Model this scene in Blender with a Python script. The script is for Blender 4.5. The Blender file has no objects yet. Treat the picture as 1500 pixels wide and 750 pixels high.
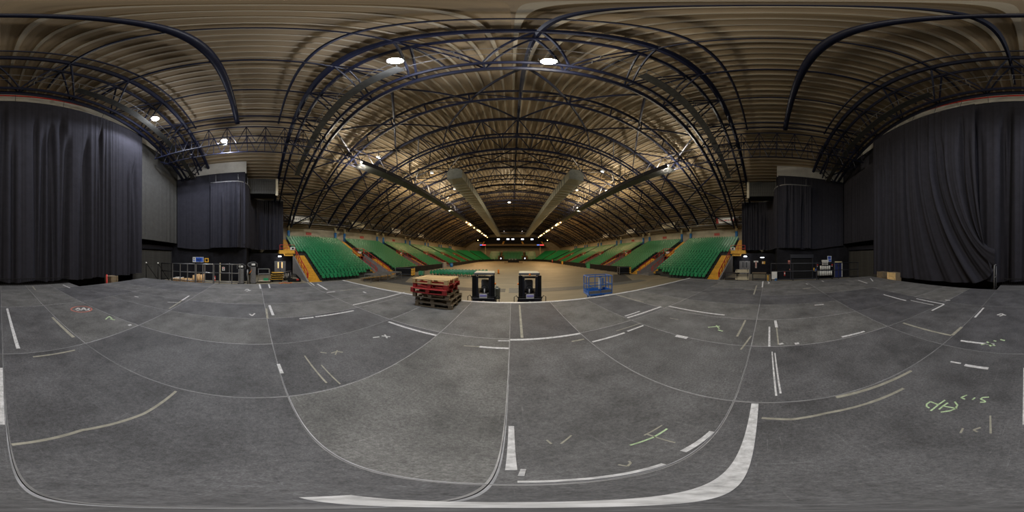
import bpy, math, random
from mathutils import Vector, Matrix
R_ = random.Random(7)
scene = bpy.context.scene
COL = scene.collection
PI = math.pi

# ---------------------------------------------------------------- camera, world, exposure
CAMZ = 2.9
cam_d = bpy.data.cameras.new('camera')
cam_d.type = 'PANO'
try:
    cam_d.panorama_type = 'EQUIRECTANGULAR'
except Exception:
    cam_d.cycles.panorama_type = 'EQUIRECTANGULAR'
cam = bpy.data.objects.new('camera', cam_d)
cam.location = (0, 0, CAMZ)
cam.rotation_euler = (PI/2, 0, 0)
cam_d.clip_start = 0.02
cam_d.clip_end = 400
COL.objects.link(cam)
scene.camera = cam
world = bpy.data.worlds.new('world'); scene.world = world
world.use_nodes = True
world.node_tree.nodes['Background'].inputs[0].default_value = (0.02, 0.022, 0.03, 1)
world.node_tree.nodes['Background'].inputs[1].default_value = 0.3
scene.view_settings.view_transform = 'Standard'
scene.view_settings.look = 'None'
scene.view_settings.gamma = 1.0
scene.view_settings.use_curve_mapping = False
scene.view_settings.exposure = 0.0
scene.cycles.use_denoising = True
scene.cycles.max_bounces = 6
scene.cycles.diffuse_bounces = 4
scene.cycles.sample_clamp_indirect = 6.0
LAMP_W = 2600.0          # one high-bay floodlight, watts

# ---------------------------------------------------------------- materials
def mat(name, col, rough=0.6, metal=0.0, var=0.0, scale=8.0, stretch=None, bump=0.0, rnd=0.0, spec=0.5,
        col2=None, coat=0.0, detail=5.0, sheen=0.0):
    m = bpy.data.materials.new(name); m.use_nodes = True
    nt = m.node_tree; b = nt.nodes['Principled BSDF']
    b.inputs['Roughness'].default_value = rough
    b.inputs['Metallic'].default_value = metal
    b.inputs['Specular IOR Level'].default_value = spec
    if sheen: b.inputs['Sheen Weight'].default_value = sheen
    c = tuple(col) + (1,)
    b.inputs['Base Color'].default_value = c
    if var or bump or rnd or col2:
        tc = nt.nodes.new('ShaderNodeTexCoord')
        mp = nt.nodes.new('ShaderNodeMapping')
        if stretch: mp.inputs['Scale'].default_value = stretch
        nz = nt.nodes.new('ShaderNodeTexNoise')
        nz.inputs['Scale'].default_value = scale
        nz.inputs['Detail'].default_value = detail
        nz.inputs['Roughness'].default_value = 0.65
        nt.links.new(tc.outputs['Object'], mp.inputs['Vector'])
        nt.links.new(mp.outputs['Vector'], nz.inputs['Vector'])
        rp = nt.nodes.new('ShaderNodeValToRGB')
        rp.color_ramp.elements[0].position = 0.3
        rp.color_ramp.elements[1].position = 0.7
        a = tuple(max(0, v*(1-var)) for v in col) + (1,)
        d = tuple(min(1, v*(1+var)) for v in (col2 or col)) + (1,)
        rp.color_ramp.elements[0].color = a
        rp.color_ramp.elements[1].color = d
        nt.links.new(nz.outputs['Fac'], rp.inputs['Fac'])
        out = rp.outputs['Color']
        if rnd:
            oi = nt.nodes.new('ShaderNodeObjectInfo')
            mr = nt.nodes.new('ShaderNodeMapRange')
            mr.inputs[3].default_value = 1-rnd; mr.inputs[4].default_value = 1+rnd
            nt.links.new(oi.outputs['Random'], mr.inputs[0])
            mx = nt.nodes.new('ShaderNodeVectorMath'); mx.operation = 'SCALE'
            nt.links.new(out, mx.inputs[0]); nt.links.new(mr.outputs[0], mx.inputs['Scale'])
            out = mx.outputs[0]
        nt.links.new(out, b.inputs['Base Color'])
        if bump:
            bp = nt.nodes.new('ShaderNodeBump'); bp.inputs['Strength'].default_value = bump
            bp.inputs['Distance'].default_value = 0.02
            nt.links.new(nz.outputs['Fac'], bp.inputs['Height'])
            nt.links.new(bp.outputs['Normal'], b.inputs['Normal'])
    return m

def emis(name, col, strength):
    m = bpy.data.materials.new(name); m.use_nodes = True
    b = m.node_tree.nodes['Principled BSDF']
    b.inputs['Base Color'].default_value = tuple(col)+(1,)
    b.inputs['Emission Color'].default_value = tuple(col)+(1,)
    b.inputs['Emission Strength'].default_value = strength
    return m

def deck_material():
    """worn dark grey plywood: large blotches, fine scuffs, long scratches; each board a little different"""
    m = bpy.data.materials.new('deck_ply'); m.use_nodes = True
    nt = m.node_tree; b = nt.nodes['Principled BSDF']
    N = nt.nodes.new; L = nt.links.new
    tc = N('ShaderNodeTexCoord'); oi = N('ShaderNodeObjectInfo')
    add = N('ShaderNodeVectorMath'); add.operation = 'MULTIPLY_ADD'
    comb = N('ShaderNodeCombineXYZ')
    for i in range(3): L(oi.outputs['Random'], comb.inputs[i])
    add.inputs[1].default_value = (37, 53, 11)
    L(comb.outputs[0], add.inputs[0]); L(tc.outputs['Object'], add.inputs[2])
    def noise(scale, detail, stretch=None, rot=0):
        v = add.outputs[0]
        if stretch:
            mp = N('ShaderNodeMapping'); mp.inputs['Scale'].default_value = stretch; mp.inputs['Rotation'].default_value = (0, 0, rot)
            L(v, mp.inputs[0]); v = mp.outputs[0]
        n = N('ShaderNodeTexNoise'); n.inputs['Scale'].default_value = scale; n.inputs['Detail'].default_value = detail
        n.inputs['Roughness'].default_value = 0.7
        L(v, n.inputs['Vector']); return n.outputs['Fac']
    def ramp(f, p0, c0, p1, c1):
        r = N('ShaderNodeMapRange'); r.inputs[1].default_value = p0; r.inputs[2].default_value = p1
        r.inputs[3].default_value = c0; r.inputs[4].default_value = c1
        L(f, r.inputs[0]); return r.outputs[0]
    def mul(a, c):
        x = N('ShaderNodeMath'); x.operation = 'MULTIPLY'; L(a, x.inputs[0]); L(c, x.inputs[1]); return x.outputs[0]
    blotch = ramp(noise(1.6, 8), .3, .55, .7, 1.4)
    grain = ramp(noise(45, 6), .3, .6, .7, 1.42)
    grit = ramp(noise(160, 2), .35, .8, .72, 1.35)
    scr1 = ramp(noise(3.0, 4, (1, 30, 1), .5), .62, 1.0, .74, 1.7)
    scr2 = ramp(noise(2.2, 4, (34, 1, 1), -.35), .62, 1.0, .75, 1.7)
    rnd = ramp(oi.outputs['Random'], 0, .74, 1, 1.28)
    f = mul(mul(mul(mul(mul(blotch, grain), grit), scr1), scr2), rnd)
    cm = N('ShaderNodeMix'); cm.data_type = 'RGBA'
    cm.inputs['A'].default_value = (0.090, 0.090, 0.099, 1); cm.inputs['B'].default_value = (0.094, 0.093, 0.090, 1)
    L(oi.outputs['Random'], cm.inputs['Factor'])
    sc = N('ShaderNodeVectorMath'); sc.operation = 'SCALE'
    L(cm.outputs['Result'], sc.inputs[0]); L(f, sc.inputs['Scale'])
    L(sc.outputs[0], b.inputs['Base Color'])
    b.inputs['Roughness'].default_value = 0.62
    b.inputs['Specular IOR Level'].default_value = 0.35
    bp = N('ShaderNodeBump'); bp.inputs['Strength'].default_value = .25; bp.inputs['Distance'].default_value = .004
    L(grain, bp.inputs['Height']); L(bp.outputs[0], b.inputs['Normal'])
    return m

M = {}
M['deck'] = deck_material()
M['deck_rim'] = mat('deck_rim', (0.27, 0.27, 0.28), .55, .2, var=.5, scale=3, rnd=.45)
M['deck_side'] = mat('deck_side', (0.03, 0.03, 0.03), .8, var=.2)
M['arena_floor'] = mat('arena_floor', (0.235, 0.205, 0.145), .6, var=.22, scale=.6, stretch=(.35, 1.6, 1), detail=9)
M['floor_grey'] = mat('floor_grey', (0.125, 0.128, 0.12), .6, var=.18, scale=3)
M['floor_dark'] = mat('floor_dark', (0.07, 0.07, 0.068), .6, var=.18, scale=3)
M['drape'] = mat('drape', (0.024, 0.024, 0.031), .95, var=.12, scale=2.5, spec=.03)
M['drape_grey'] = mat('drape_grey', (0.05, 0.05, 0.049), .95, var=.12, scale=2.5, spec=.03)
M['steel'] = mat('navy_steel', (0.006, 0.008, 0.024), .45, .0, var=.25, scale=1.5, spec=.35)
M['steel_dark'] = mat('dark_steel', (0.012, 0.013, 0.02), .45, .1, var=.25, scale=1.5)
M['roof'] = mat('roof_liner', (0.225, 0.168, 0.102), .7, var=.2, scale=1.2, stretch=(3, .25, 3), rnd=.12)
M['rib'] = mat('roof_rib', (0.33, 0.285, 0.215), .5, .1, var=.2, scale=1.0, stretch=(3, .3, 3), rnd=.15)
M['cream'] = mat('cream_wall', (0.42, 0.38, 0.29), .8, var=.16, scale=1.1)
M['plaster'] = mat('plaster_wall', (0.40, 0.38, 0.34), .85, var=.14, scale=.9)
M['black_wall'] = mat('black_wall', (0.013, 0.013, 0.016), .85, var=.35, scale=1.2, spec=.06)
M['black'] = mat('black_paint', (0.008, 0.008, 0.009), .6, var=.25, scale=4, spec=.15)
M['rubber'] = mat('rubber', (0.01, 0.01, 0.01), .8)
M['seat'] = mat('seat_green', (0.014, 0.19, 0.075), .3, var=.12, scale=5, rnd=.14)
M['seat_mount'] = mat('seat_mount', (0.012, 0.013, 0.013), .6)
M['tread'] = mat('tread_concrete', (0.02, 0.024, 0.021), .8, var=.25, scale=3)
M['yellow'] = mat('yellow_paint', (0.60, 0.32, 0.03), .55, var=.18, scale=4, rnd=.08)
M['red_rail'] = mat('red_rail', (0.42, 0.035, 0.022), .4, var=.12, scale=4)
M['red'] = mat('red_paint', (0.42, 0.025, 0.02), .45, var=.15, scale=5)
M['concrete'] = mat('grey_concrete', (0.22, 0.21, 0.20), .8, var=.18, scale=2)
M['col_cream'] = mat('column_cream', (0.62, 0.54, 0.34), .55, var=.08, scale=5)
M['col_blue'] = mat('column_blue', (0.03, 0.16, 0.42), .5, var=.1, scale=5)
M['galv'] = mat('galvanised', (0.26, 0.27, 0.24), .45, .45, var=.2, scale=2.5, rnd=.1)
M['alu'] = mat('aluminium', (0.42, 0.42, 0.43), .35, .8, var=.15, scale=8)
M['grey_metal'] = mat('grey_metal', (0.16, 0.16, 0.165), .45, .4, var=.2, scale=5)
M['tape'] = mat('white_tape', (0.50, 0.50, 0.51), .75, var=.42, scale=20, detail=10)
M['tape_old'] = mat('old_tape', (0.27, 0.26, 0.215), .7, var=.3, scale=12, detail=8)
M['chalk'] = mat('chalk', (0.38, 0.50, 0.30), .9, var=.35, scale=30)
M['chalk_white'] = mat('chalk_white', (0.48, 0.48, 0.48), .9, var=.35, scale=30)
M['chalk_red'] = mat('chalk_red', (0.40, 0.13, 0.10), .9, var=.35, scale=30)
M['wood_tan'] = mat('wood_tan', (0.62, 0.44, 0.21), .75, var=.25, scale=4, stretch=(1, 8, 1), rnd=.15)
M['wood_brown'] = mat('wood_brown', (0.16, 0.12, 0.075), .8, var=.3, scale=4, stretch=(1, 8, 1), rnd=.2)
M['wood_red'] = mat('wood_red', (0.34, 0.022, 0.02), .6, var=.25, scale=4, rnd=.12)
M['blue'] = mat('lift_blue', (0.025, 0.12, 0.40), .4, var=.12, scale=5)
M['white'] = mat('white_paint', (0.62, 0.62, 0.60), .5, var=.08, scale=5)
M['sign_blue'] = mat('sign_blue', (0.03, 0.10, 0.48), .5)
M['purple'] = mat('plate_violet', (0.30, 0.28, 0.62), .5)
M['orange'] = mat('orange_lens', (0.85, 0.22, 0.01), .3)
M['card'] = mat('cardboard', (0.52, 0.33, 0.16), .8, var=.15, scale=5, rnd=.12)
M['green_box'] = mat('green_plastic', (0.02, 0.22, 0.10), .5)
M['beige'] = mat('beige_board', (0.48, 0.43, 0.31), .7, var=.15, scale=4)
M['glass'] = mat('dark_glass', (0.02, 0.022, 0.03), .1)
M['shutter_dark'] = mat('shutter_dark', (0.045, 0.045, 0.043), .7, .0, var=.3, scale=3, spec=.12)
M['bulb_cool'] = emis('bulb_cool', (0.93, 0.95, 1.0), 60)
M['bulb_warm'] = emis('bulb_warm', (1.0, 0.93, 0.72), 60)
M['bulb_gold'] = emis('bulb_gold', (1.0, 0.86, 0.5), 45)
M['bulb_amber'] = emis('bulb_amber', (1.0, 0.55, 0.18), 22)
M['tube_light'] = emis('tube_light', (0.9, 0.95, 1.0), 9)
M['lit_window'] = emis('lit_window', (0.8, 0.85, 1.0), 2.2)
M['door_glow'] = emis('door_glow', (1.0, 0.62, 0.25), 1.2)
M['led_red'] = emis('led_red', (0.9, 0.06, 0.08), 1.6)
M['led_blue'] = emis('led_blue', (0.1, 0.25, 0.9), 1.2)

# ---------------------------------------------------------------- mesh helpers
class MB:
    def __init__(s): s.v = []; s.f = []; s.m = []; s.smooth = []
    def add(s, vs, fs, mi=0, smooth=False):
        o = len(s.v); s.v.extend([tuple(v) for v in vs])
        for f in fs:
            s.f.append([i+o for i in f]); s.m.append(mi); s.smooth.append(smooth)
        return s
    def box(s, x0, x1, y0, y1, z0, z1, mi=0):
        vs = [(x0,y0,z0),(x1,y0,z0),(x1,y1,z0),(x0,y1,z0),(x0,y0,z1),(x1,y0,z1),(x1,y1,z1),(x0,y1,z1)]
        return s.add(vs, [(3,2,1,0),(4,5,6,7),(0,1,5,4),(1,2,6,5),(2,3,7,6),(3,0,4,7)], mi)
    def bbox(s, x0, x1, y0, y1, z0, z1, c=.01, mi=0):
        """box with a chamfered top edge and vertical corners"""
        ring = lambda i, z: [(x0+i+c,y0+i,z),(x1-i-c,y0+i,z),(x1-i,y0+i+c,z),(x1-i,y1-i-c,z),(x1-i-c,y1-i,z),(x0+i+c,y1-i,z),(x0+i,y1-i-c,z),(x0+i,y0+i+c,z)]
        vs = ring(0, z0)+ring(0, z1-c)+ring(c, z1)
        fs = [tuple(range(7,-1,-1)), tuple(range(16,24))]
        for k in (0, 8):
            for i in range(8):
                j = (i+1) % 8; fs.append((k+i, k+j, k+8+j, k+8+i))
        return s.add(vs, fs, mi)
    def tube(s, pts, r, n=6, mi=0, caps=True, flat=None):
        pts = [Vector(p) for p in pts]; vs = []; fs = []
        for i, p in enumerate(pts):
            a = pts[max(0, i-1)]; b = pts[min(len(pts)-1, i+1)]
            t = (b-a).normalized()
            up = Vector((0,0,1)) if abs(t.z) < .9 else Vector((0,1,0))
            u = t.cross(up).normalized(); w = u.cross(t)
            for k in range(n):
                an = 2*PI*(k+.5)/n
                vs.append(p + u*(r*math.cos(an)) + w*((flat or r)*math.sin(an)))
        for i in range(len(pts)-1):
            for k in range(n):
                j = (k+1) % n
                fs.append((i*n+k, i*n+j, (i+1)*n+j, (i+1)*n+k))
        if caps:
            fs.append(tuple(range(n-1,-1,-1))); e = (len(pts)-1)*n
            fs.append(tuple(range(e, e+n)))
        return s.add(vs, fs, mi, smooth=(n >= 8))
    def prism(s, outline, y0, y1, axis='y', mi=0):
        """outline in the two other axes, extruded along axis"""
        n = len(outline)
        def P(a, b, t):
            return (a,t,b) if axis == 'y' else ((t,a,b) if axis == 'x' else (a,b,t))
        vs = [P(a,b,y0) for a,b in outline]+[P(a,b,y1) for a,b in outline]
        fs = [tuple(range(n)), tuple(range(2*n-1, n-1, -1))]
        for i in range(n):
            j = (i+1) % n; fs.append((j, i, n+i, n+j))
        return s.add(vs, fs, mi)
    def mesh(s, name, mats):
        me = bpy.data.meshes.new(name)
        me.from_pydata(s.v, [], s.f)
        for m in (mats if isinstance(mats, (list, tuple)) else [mats]): me.materials.append(M[m])
        me.polygons.foreach_set('material_index', s.m)
        me.polygons.foreach_set('use_smooth', s.smooth)
        me.update()
        return me

def link(name, me, parent=None, loc=None, rot=None):
    o = bpy.data.objects.new(name, me); COL.objects.link(o)
    if parent: o.parent = parent
    if loc: o.location = loc
    if rot: o.rotation_euler = rot
    return o
def obj(name, mb, mats, parent=None, loc=None, rot=None):
    return link(name, mb.mesh(name, mats), parent, loc, rot)
def tag(o, label=None, cat=None, group=None, kind=None):
    if label: o['label'] = label
    if cat: o['category'] = cat
    if group: o['group'] = group
    if kind: o['kind'] = kind
    return o
def thing(name, label, cat, loc=(0,0,0), rz=0, group=None, kind=None):
    o = link(name, None, None, loc, (0,0,rz)); o.empty_display_size = .2
    return tag(o, label, cat, group, kind)
def struct(name, mb, mats, label, cat='wall', loc=None):
    return tag(obj(name, mb, mats, None, loc), label, cat, kind='structure')
def copy_tree(o, parent=None):
    c = o.copy(); COL.objects.link(c); c.parent = parent
    for ch in o.children: copy_tree(ch, c)
    return c
_unit = {}
def strut(name, p, q, r, m, parent, n=6, square=False):
    """a straight bar between two points; all bars of one material share a unit mesh"""
    key = (m, n)
    if key not in _unit:
        _unit[key] = MB().tube([(0,0,0),(0,0,1)], 1, n).mesh('bar', m)
    p = Vector(p); q = Vector(q); d = q-p
    o = bpy.data.objects.new(name, _unit[key]); COL.objects.link(o); o.parent = parent
    o.matrix_local = Matrix.LocRotScale(p, d.to_track_quat('Z', 'Y'), Vector((r, r, d.length)))
    return o
_boxes = {}
def boxo(name, size, m, parent, loc, rot=None):
    """a chamfered box part centred on x,y with its base at loc"""
    key = (m, tuple(round(a, 4) for a in size))
    if key not in _boxes:
        x, y, z = size
        _boxes[key] = MB().bbox(-x/2, x/2, -y/2, y/2, 0, z, min(.012, min(size)*.2)).mesh(name, m)
    return link(name, _boxes[key], parent, loc, rot)
ORD = ['first','second','third','fourth','fifth','sixth','seventh','eighth','ninth','tenth','eleventh','twelfth','thirteenth','fourteenth','fifteenth','sixteenth','seventeenth','eighteenth','nineteenth','twentieth','twenty-first','twenty-second','twenty-third']
SIDE = {-1: 'left', 1: 'right'}

# ---------------------------------------------------------------- geometry of the hall
XC = 0.5                 # centre line of the hall
RAD = 53.0; APEX = 18.1  # circle of the arch top chords
Z0 = APEX-RAD
YB, YF = -12.5, 106.0    # back and far end walls
PS = 3.1                 # purlin spacing
def node(k, drop, y):
    t = k*PS/RAD
    return (XC+(RAD-drop)*math.sin(t), y, Z0+(RAD-drop)*math.cos(t))
def roof_z(x, drop=0):
    return Z0+math.sqrt((RAD-drop)**2-(x-XC)**2)
DECK = 1.3
DX0, PW, PL = -9.21, 1.31, 2.6      # deck grid
DY0 = -7.53

# ================================================================ STRUCTURE
# arena floor
fl = struct('floor', MB().box(-32, 33, YB-.5, YF+.5, -.3, 0), 'arena_floor', 'tan boarded arena floor below the stage', 'floor')
mb = MB().box(-14.5, -.55, 12.9, 14.2, 0, .012)
obj('floor_strip', mb, 'floor_dark', fl); 
obj('floor_strip', MB().box(-.25, 1.2, 12.6, 14.5, 0, .012), 'floor_grey', fl)
obj('floor_strip', MB().box(1.3, 14.0, 12.9, 14.2, 0, .012), 'floor_grey', fl)
obj('floor_strip', MB().prism([(10.2,14.3),(13.0,14.3),(16.6,20.4),(14.6,20.4)], 0, .010, 'z'), 'floor_dark', fl)
obj('floor_strip', MB().prism([(-11,14.3),(-13.6,14.3),(-15.4,18.4),(-13.6,19.4)], 0, .010, 'z'), 'floor_dark', fl)
for x0, y0, x1, y1, w in [(6.6,6.2,11.5,10.6,.09),(-8.4,6.0,-4.2,7.4,.10),(5.8,9.4,13.5,11.6,.06),(-.1,9.5,-.05,10.1,.05),(.5,10.6,.55,11.2,.05)]:
    d = Vector((x1-x0, y1-y0, 0)).normalized(); n = Vector((-d.y, d.x, 0))*(w/2)
    obj('floor_line', MB().prism([(x0+n.x,y0+n.y),(x0-n.x,y0-n.y),(x1-n.x,y1-n.y),(x1+n.x,y1+n.y)], 0, .012, 'z'), 'tape_old', fl)

# stage deck: boards with a worn metal rim
deck = thing('stage_deck', 'worn dark grey stage deck made of rectangular boards', 'stage', kind='structure')
def deck_board(w, l):
    g, r, t = .0012, .0065, .0015
    b = MB()
    x0, x1, y0, y1 = g, w-g, g, l-g
    o = [(x0,y0),(x1,y0),(x1,y1),(x0,y1)]; i = [(x0+r,y0+r),(x1-r,y0+r),(x1-r,y1-r),(x0+r,y1-r)]
    vs = [(x,y,-.12) for x,y in o]+[(x,y,-t) for x,y in o]+[(x,y,0) for x,y in i]
    b.add(vs, [(8,9,10,11)], 0)
    b.add(vs, [(4,5,9,8),(5,6,10,9),(6,7,11,10),(7,4,8,11)], 1)
    b.add(vs, [(0,1,5,4),(1,2,6,5),(2,3,7,6),(3,0,4,7),(3,2,1,0)], 2)
    return b.mesh('deck_board', ['deck','deck_rim','deck_side'])
full, half = deck_board(PW, PL), deck_board(PW, 1.27)
for i in range(15):
    for j in range(5):
        link('deck_board', full, deck, (DX0+i*PW, DY0+j*PL, DECK))
for i in range(4, 8):
    link('deck_board', half, deck, (DX0+i*PW, DY0-1.27, DECK))
DXR, DYF = DX0+15*PW, DY0+5*PL
obj('deck_edge', MB().box(DX0-.02, DXR+.02, DYF, DYF+.05, DECK-.16, DECK-.002), 'alu', deck)
obj('deck_edge_tape', MB().box(DX0, DXR, DYF-.11, DYF-.004, DECK+.001, DECK+.004), 'tape', deck)
for i in range(0, 16, 2):
    for j in range(0, 6):
        strut('deck_leg', (DX0+i*PW+(.06 if i == 0 else -.02), DY0+j*PL+(.1 if j == 0 else -.1), 0), (DX0+i*PW+(.06 if i == 0 else -.02), DY0+j*PL+(.1 if j == 0 else -.1), DECK-.12), .035, 'grey_metal', deck)
obj('deck_skirt', MB().box(DX0+.1, DXR-.1, DYF-.35, DYF-.33, .01, DECK-.12), 'drape', deck)

# tape and chalk on the deck (ground coordinates in metres)
def deck_strip(x0, y0, x1, y1, w, m='tape', name='tape_strip', dz=.0):
    d = Vector((x1-x0, y1-y0, 0)); 
    if d.length < 1e-4: return
    d.normalize(); n = Vector((-d.y, d.x, 0))*(w/2)
    z = DECK+.0012+dz
    obj(name, MB().prism([(x0+n.x,y0+n.y),(x0-n.x,y0-n.y),(x1-n.x,y1-n.y),(x1+n.x,y1+n.y)], z, z+.0022, 'z'), m, deck)
#TAPE_TABLE
TAPES = [
    (-0.21, -4.78, -0.28, -2.49, 0.06, 'tape'),
    (-1.28, -3.84, -1.28, -2.64, 0.06, 'tape_old'),
    (-3.36, -8.28, -3.35, -7.31, 0.06, 'tape'),
    (-1.69, -8.37, -1.63, -7.38, 0.06, 'tape_old'),
    (-5.89, -2.56, -5.15, -2.51, 0.06, 'tape'),
    (-4.13, -2.43, -5.15, -2.51, 0.04, 'tape_old'),
    (-2.5, -2.49, -2.57, -2.47, 0.06, 'tape'),
    (-0.45, -2.2, -1.09, -2.2, 0.03, 'tape_old'),
    (-0.05, -0.7, -0.42, -0.77, 0.025, 'tape_old'),
    (-0.42, -0.77, -0.85, -0.7, 0.025, 'tape_old'),
    (-0.85, -0.7, -1.29, -0.69, 0.025, 'tape_old'),
    (-9.11, 0.19, -7.9, 0.22, 0.07, 'tape'),
    (-9.08, 0.71, -8.01, 0.68, 0.07, 'tape'),
    (-5.11, 0.42, -4.18, 0.44, 0.07, 'tape'),
    (-4.78, 0.3, -3.95, 0.28, 0.05, 'tape_old'),
    (-3.8, 1.04, -3.8, 1.4, 0.06, 'tape'),
    (-3.82, 1.46, -3.79, 2.59, 0.06, 'tape'),
    (-4.28, 2.9, -4.34, 5.6, 0.06, 'tape'),
    (-6.37, 2.95, -6.37, 3.36, 0.07, 'tape'),
    (-6.42, 3.63, -6.23, 5.25, 0.05, 'tape_old'),
    (-5.67, 4.38, -5.43, 4.34, 0.07, 'tape'),
    (-8.58, 3.39, -6.89, 3.22, 0.08, 'tape'),
    (-9.35, 3.04, -8.14, 2.9, 0.06, 'tape_old'),
    (-9.3, 3.2, -8.19, 3.07, 0.06, 'tape'),
    (-2.57, 2.72, -1.35, 2.7, 0.055, 'tape'),
    (-2.18, 0.67, -1.47, 0.68, 0.02, 'tape_old'),
    (-1.86, 0.79, -1.39, 0.79, 0.016, 'tape_old'),
    (-2.03, 0.28, -1.8, 0.29, 0.04, 'tape'),
    (-0.51, 2.52, -0.05, 2.51, 0.05, 'tape'),
    (-0.76, 2.49, -0.51, 2.52, 0.025, 'tape_old'),
    (-0.03, 2.83, 1.26, 2.84, 0.06, 'tape'),
    (-0.24, 2.78, -0.04, 2.79, 0.03, 'tape'),
    (0.99, 2.58, 1.22, 2.58, 0.04, 'tape_old'),
    (1.3, 2.42, 2, 2.42, 0.045, 'tape'),
    (2.09, 2.44, 2.54, 2.44, 0.045, 'tape'),
    (1.93, 2.59, 2.6, 2.58, 0.022, 'tape_old'),
    (2.61, 3.05, 3.94, 3.04, 0.065, 'tape'),
    (2.64, 3.18, 3.2, 3.21, 0.045, 'tape'),
    (4.13, 2.88, 4.07, 1.11, 0.06, 'tape'),
    (2.54, 1.61, 2.56, 1.38, 0.09, 'tape'),
    (0.24, 5.16, 0.18, 2.91, 0.05, 'tape_old'),
    (3.96, 5.32, 3.97, 3.8, 0.05, 'tape_old'),
    (8.77, 0.61, 6.61, 0.58, 0.06, 'tape_old'),
    (10.24, 0.32, 8.2, 0.29, 0.07, 'tape'),
    (3.82, -0.17, 3.41, -0.18, 0.06, 'tape'),
    (3.45, -0.03, 2.57, -0.02, 0.035, 'tape'),
    (3.41, -0.18, 2.64, -0.17, 0.025, 'tape_old'),
    (3.81, 0.53, 2.92, 0.56, 0.04, 'tape_old'),
    (2.4, -0.06, 1.38, -0.07, 0.018, 'tape'),
    (2.36, -0.1, 1.42, -0.11, 0.018, 'tape'),
    (2.65, -1.29, 2.66, -1.79, 0.05, 'tape'),
    (4.93, -1.45, 4.92, -1.75, 0.06, 'tape'),
    (5.03, -4.32, 3.76, -4.26, 0.06, 'tape'),
    (3.66, -4.72, 2.47, -4.63, 0.06, 'tape'),
    (3.67, -4.4, 2.7, -4.38, 0.035, 'tape'),
    (2.48, -2.71, 1.3, -2.72, 0.05, 'tape_old'),
    (1.06, -2.59, 0.48, -2.61, 0.05, 'tape'),
    (0.72, -1.89, 0.42, -1.89, 0.05, 'tape'),
    (0.92, -1.9, 0.78, -1.91, 0.03, 'tape'),
    (1.24, -0.55, 1.2, -1.45, 0.036, 'tape_old'),
    (9.09, -5.61, 7.76, -5.42, 0.07, 'tape'),
    (9.45, -6.87, 8.19, -6.14, 0.07, 'tape'),
    (1.04, 0.04, 1.01, -0.15, 0.025, 'tape_old'),
    (1.01, -0.15, 1.04, -0.4, 0.025, 'tape_old'),
    (1.04, -0.4, 1.03, -0.74, 0.025, 'tape_old'),
    (1.03, -0.74, 1.02, -1.12, 0.03, 'tape_old'),
    (0.54, 0.31, 0.81, 0.29, 0.03, 'tape'),
    (0.01, 0.3, 0.39, 0.29, 0.02, 'tape'),
    (2.46, -3.88, 2.46, -4.61, 0.06, 'tape'),
    (1.29, -2.74, 1.28, -3.19, 0.06, 'tape_old'),
    (1.2, -3.86, 1.19, -4.71, 0.05, 'tape'),
    (7.67, -1.66, 7.75, -2.06, 0.08, 'tape_old'),
    (2.44, 0.41, 2.98, 0.31, 0.03, 'tape_old'),
    (7.65, 1.13, 7.52, 0.28, 0.05, 'tape_old'),
    (1.25, 0.1, -0.14, 0.065, 0.055, 'tape'),
    (-0.01, -0.95, -0.012, -1.95, 0.038, 'tape'),
    (-0.002, 0.42, -0.004, 0.93, 0.032, 'tape'),
    (0.02, 0.36, 0.03, 0.43, 0.015, 'tape'),
]
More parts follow.
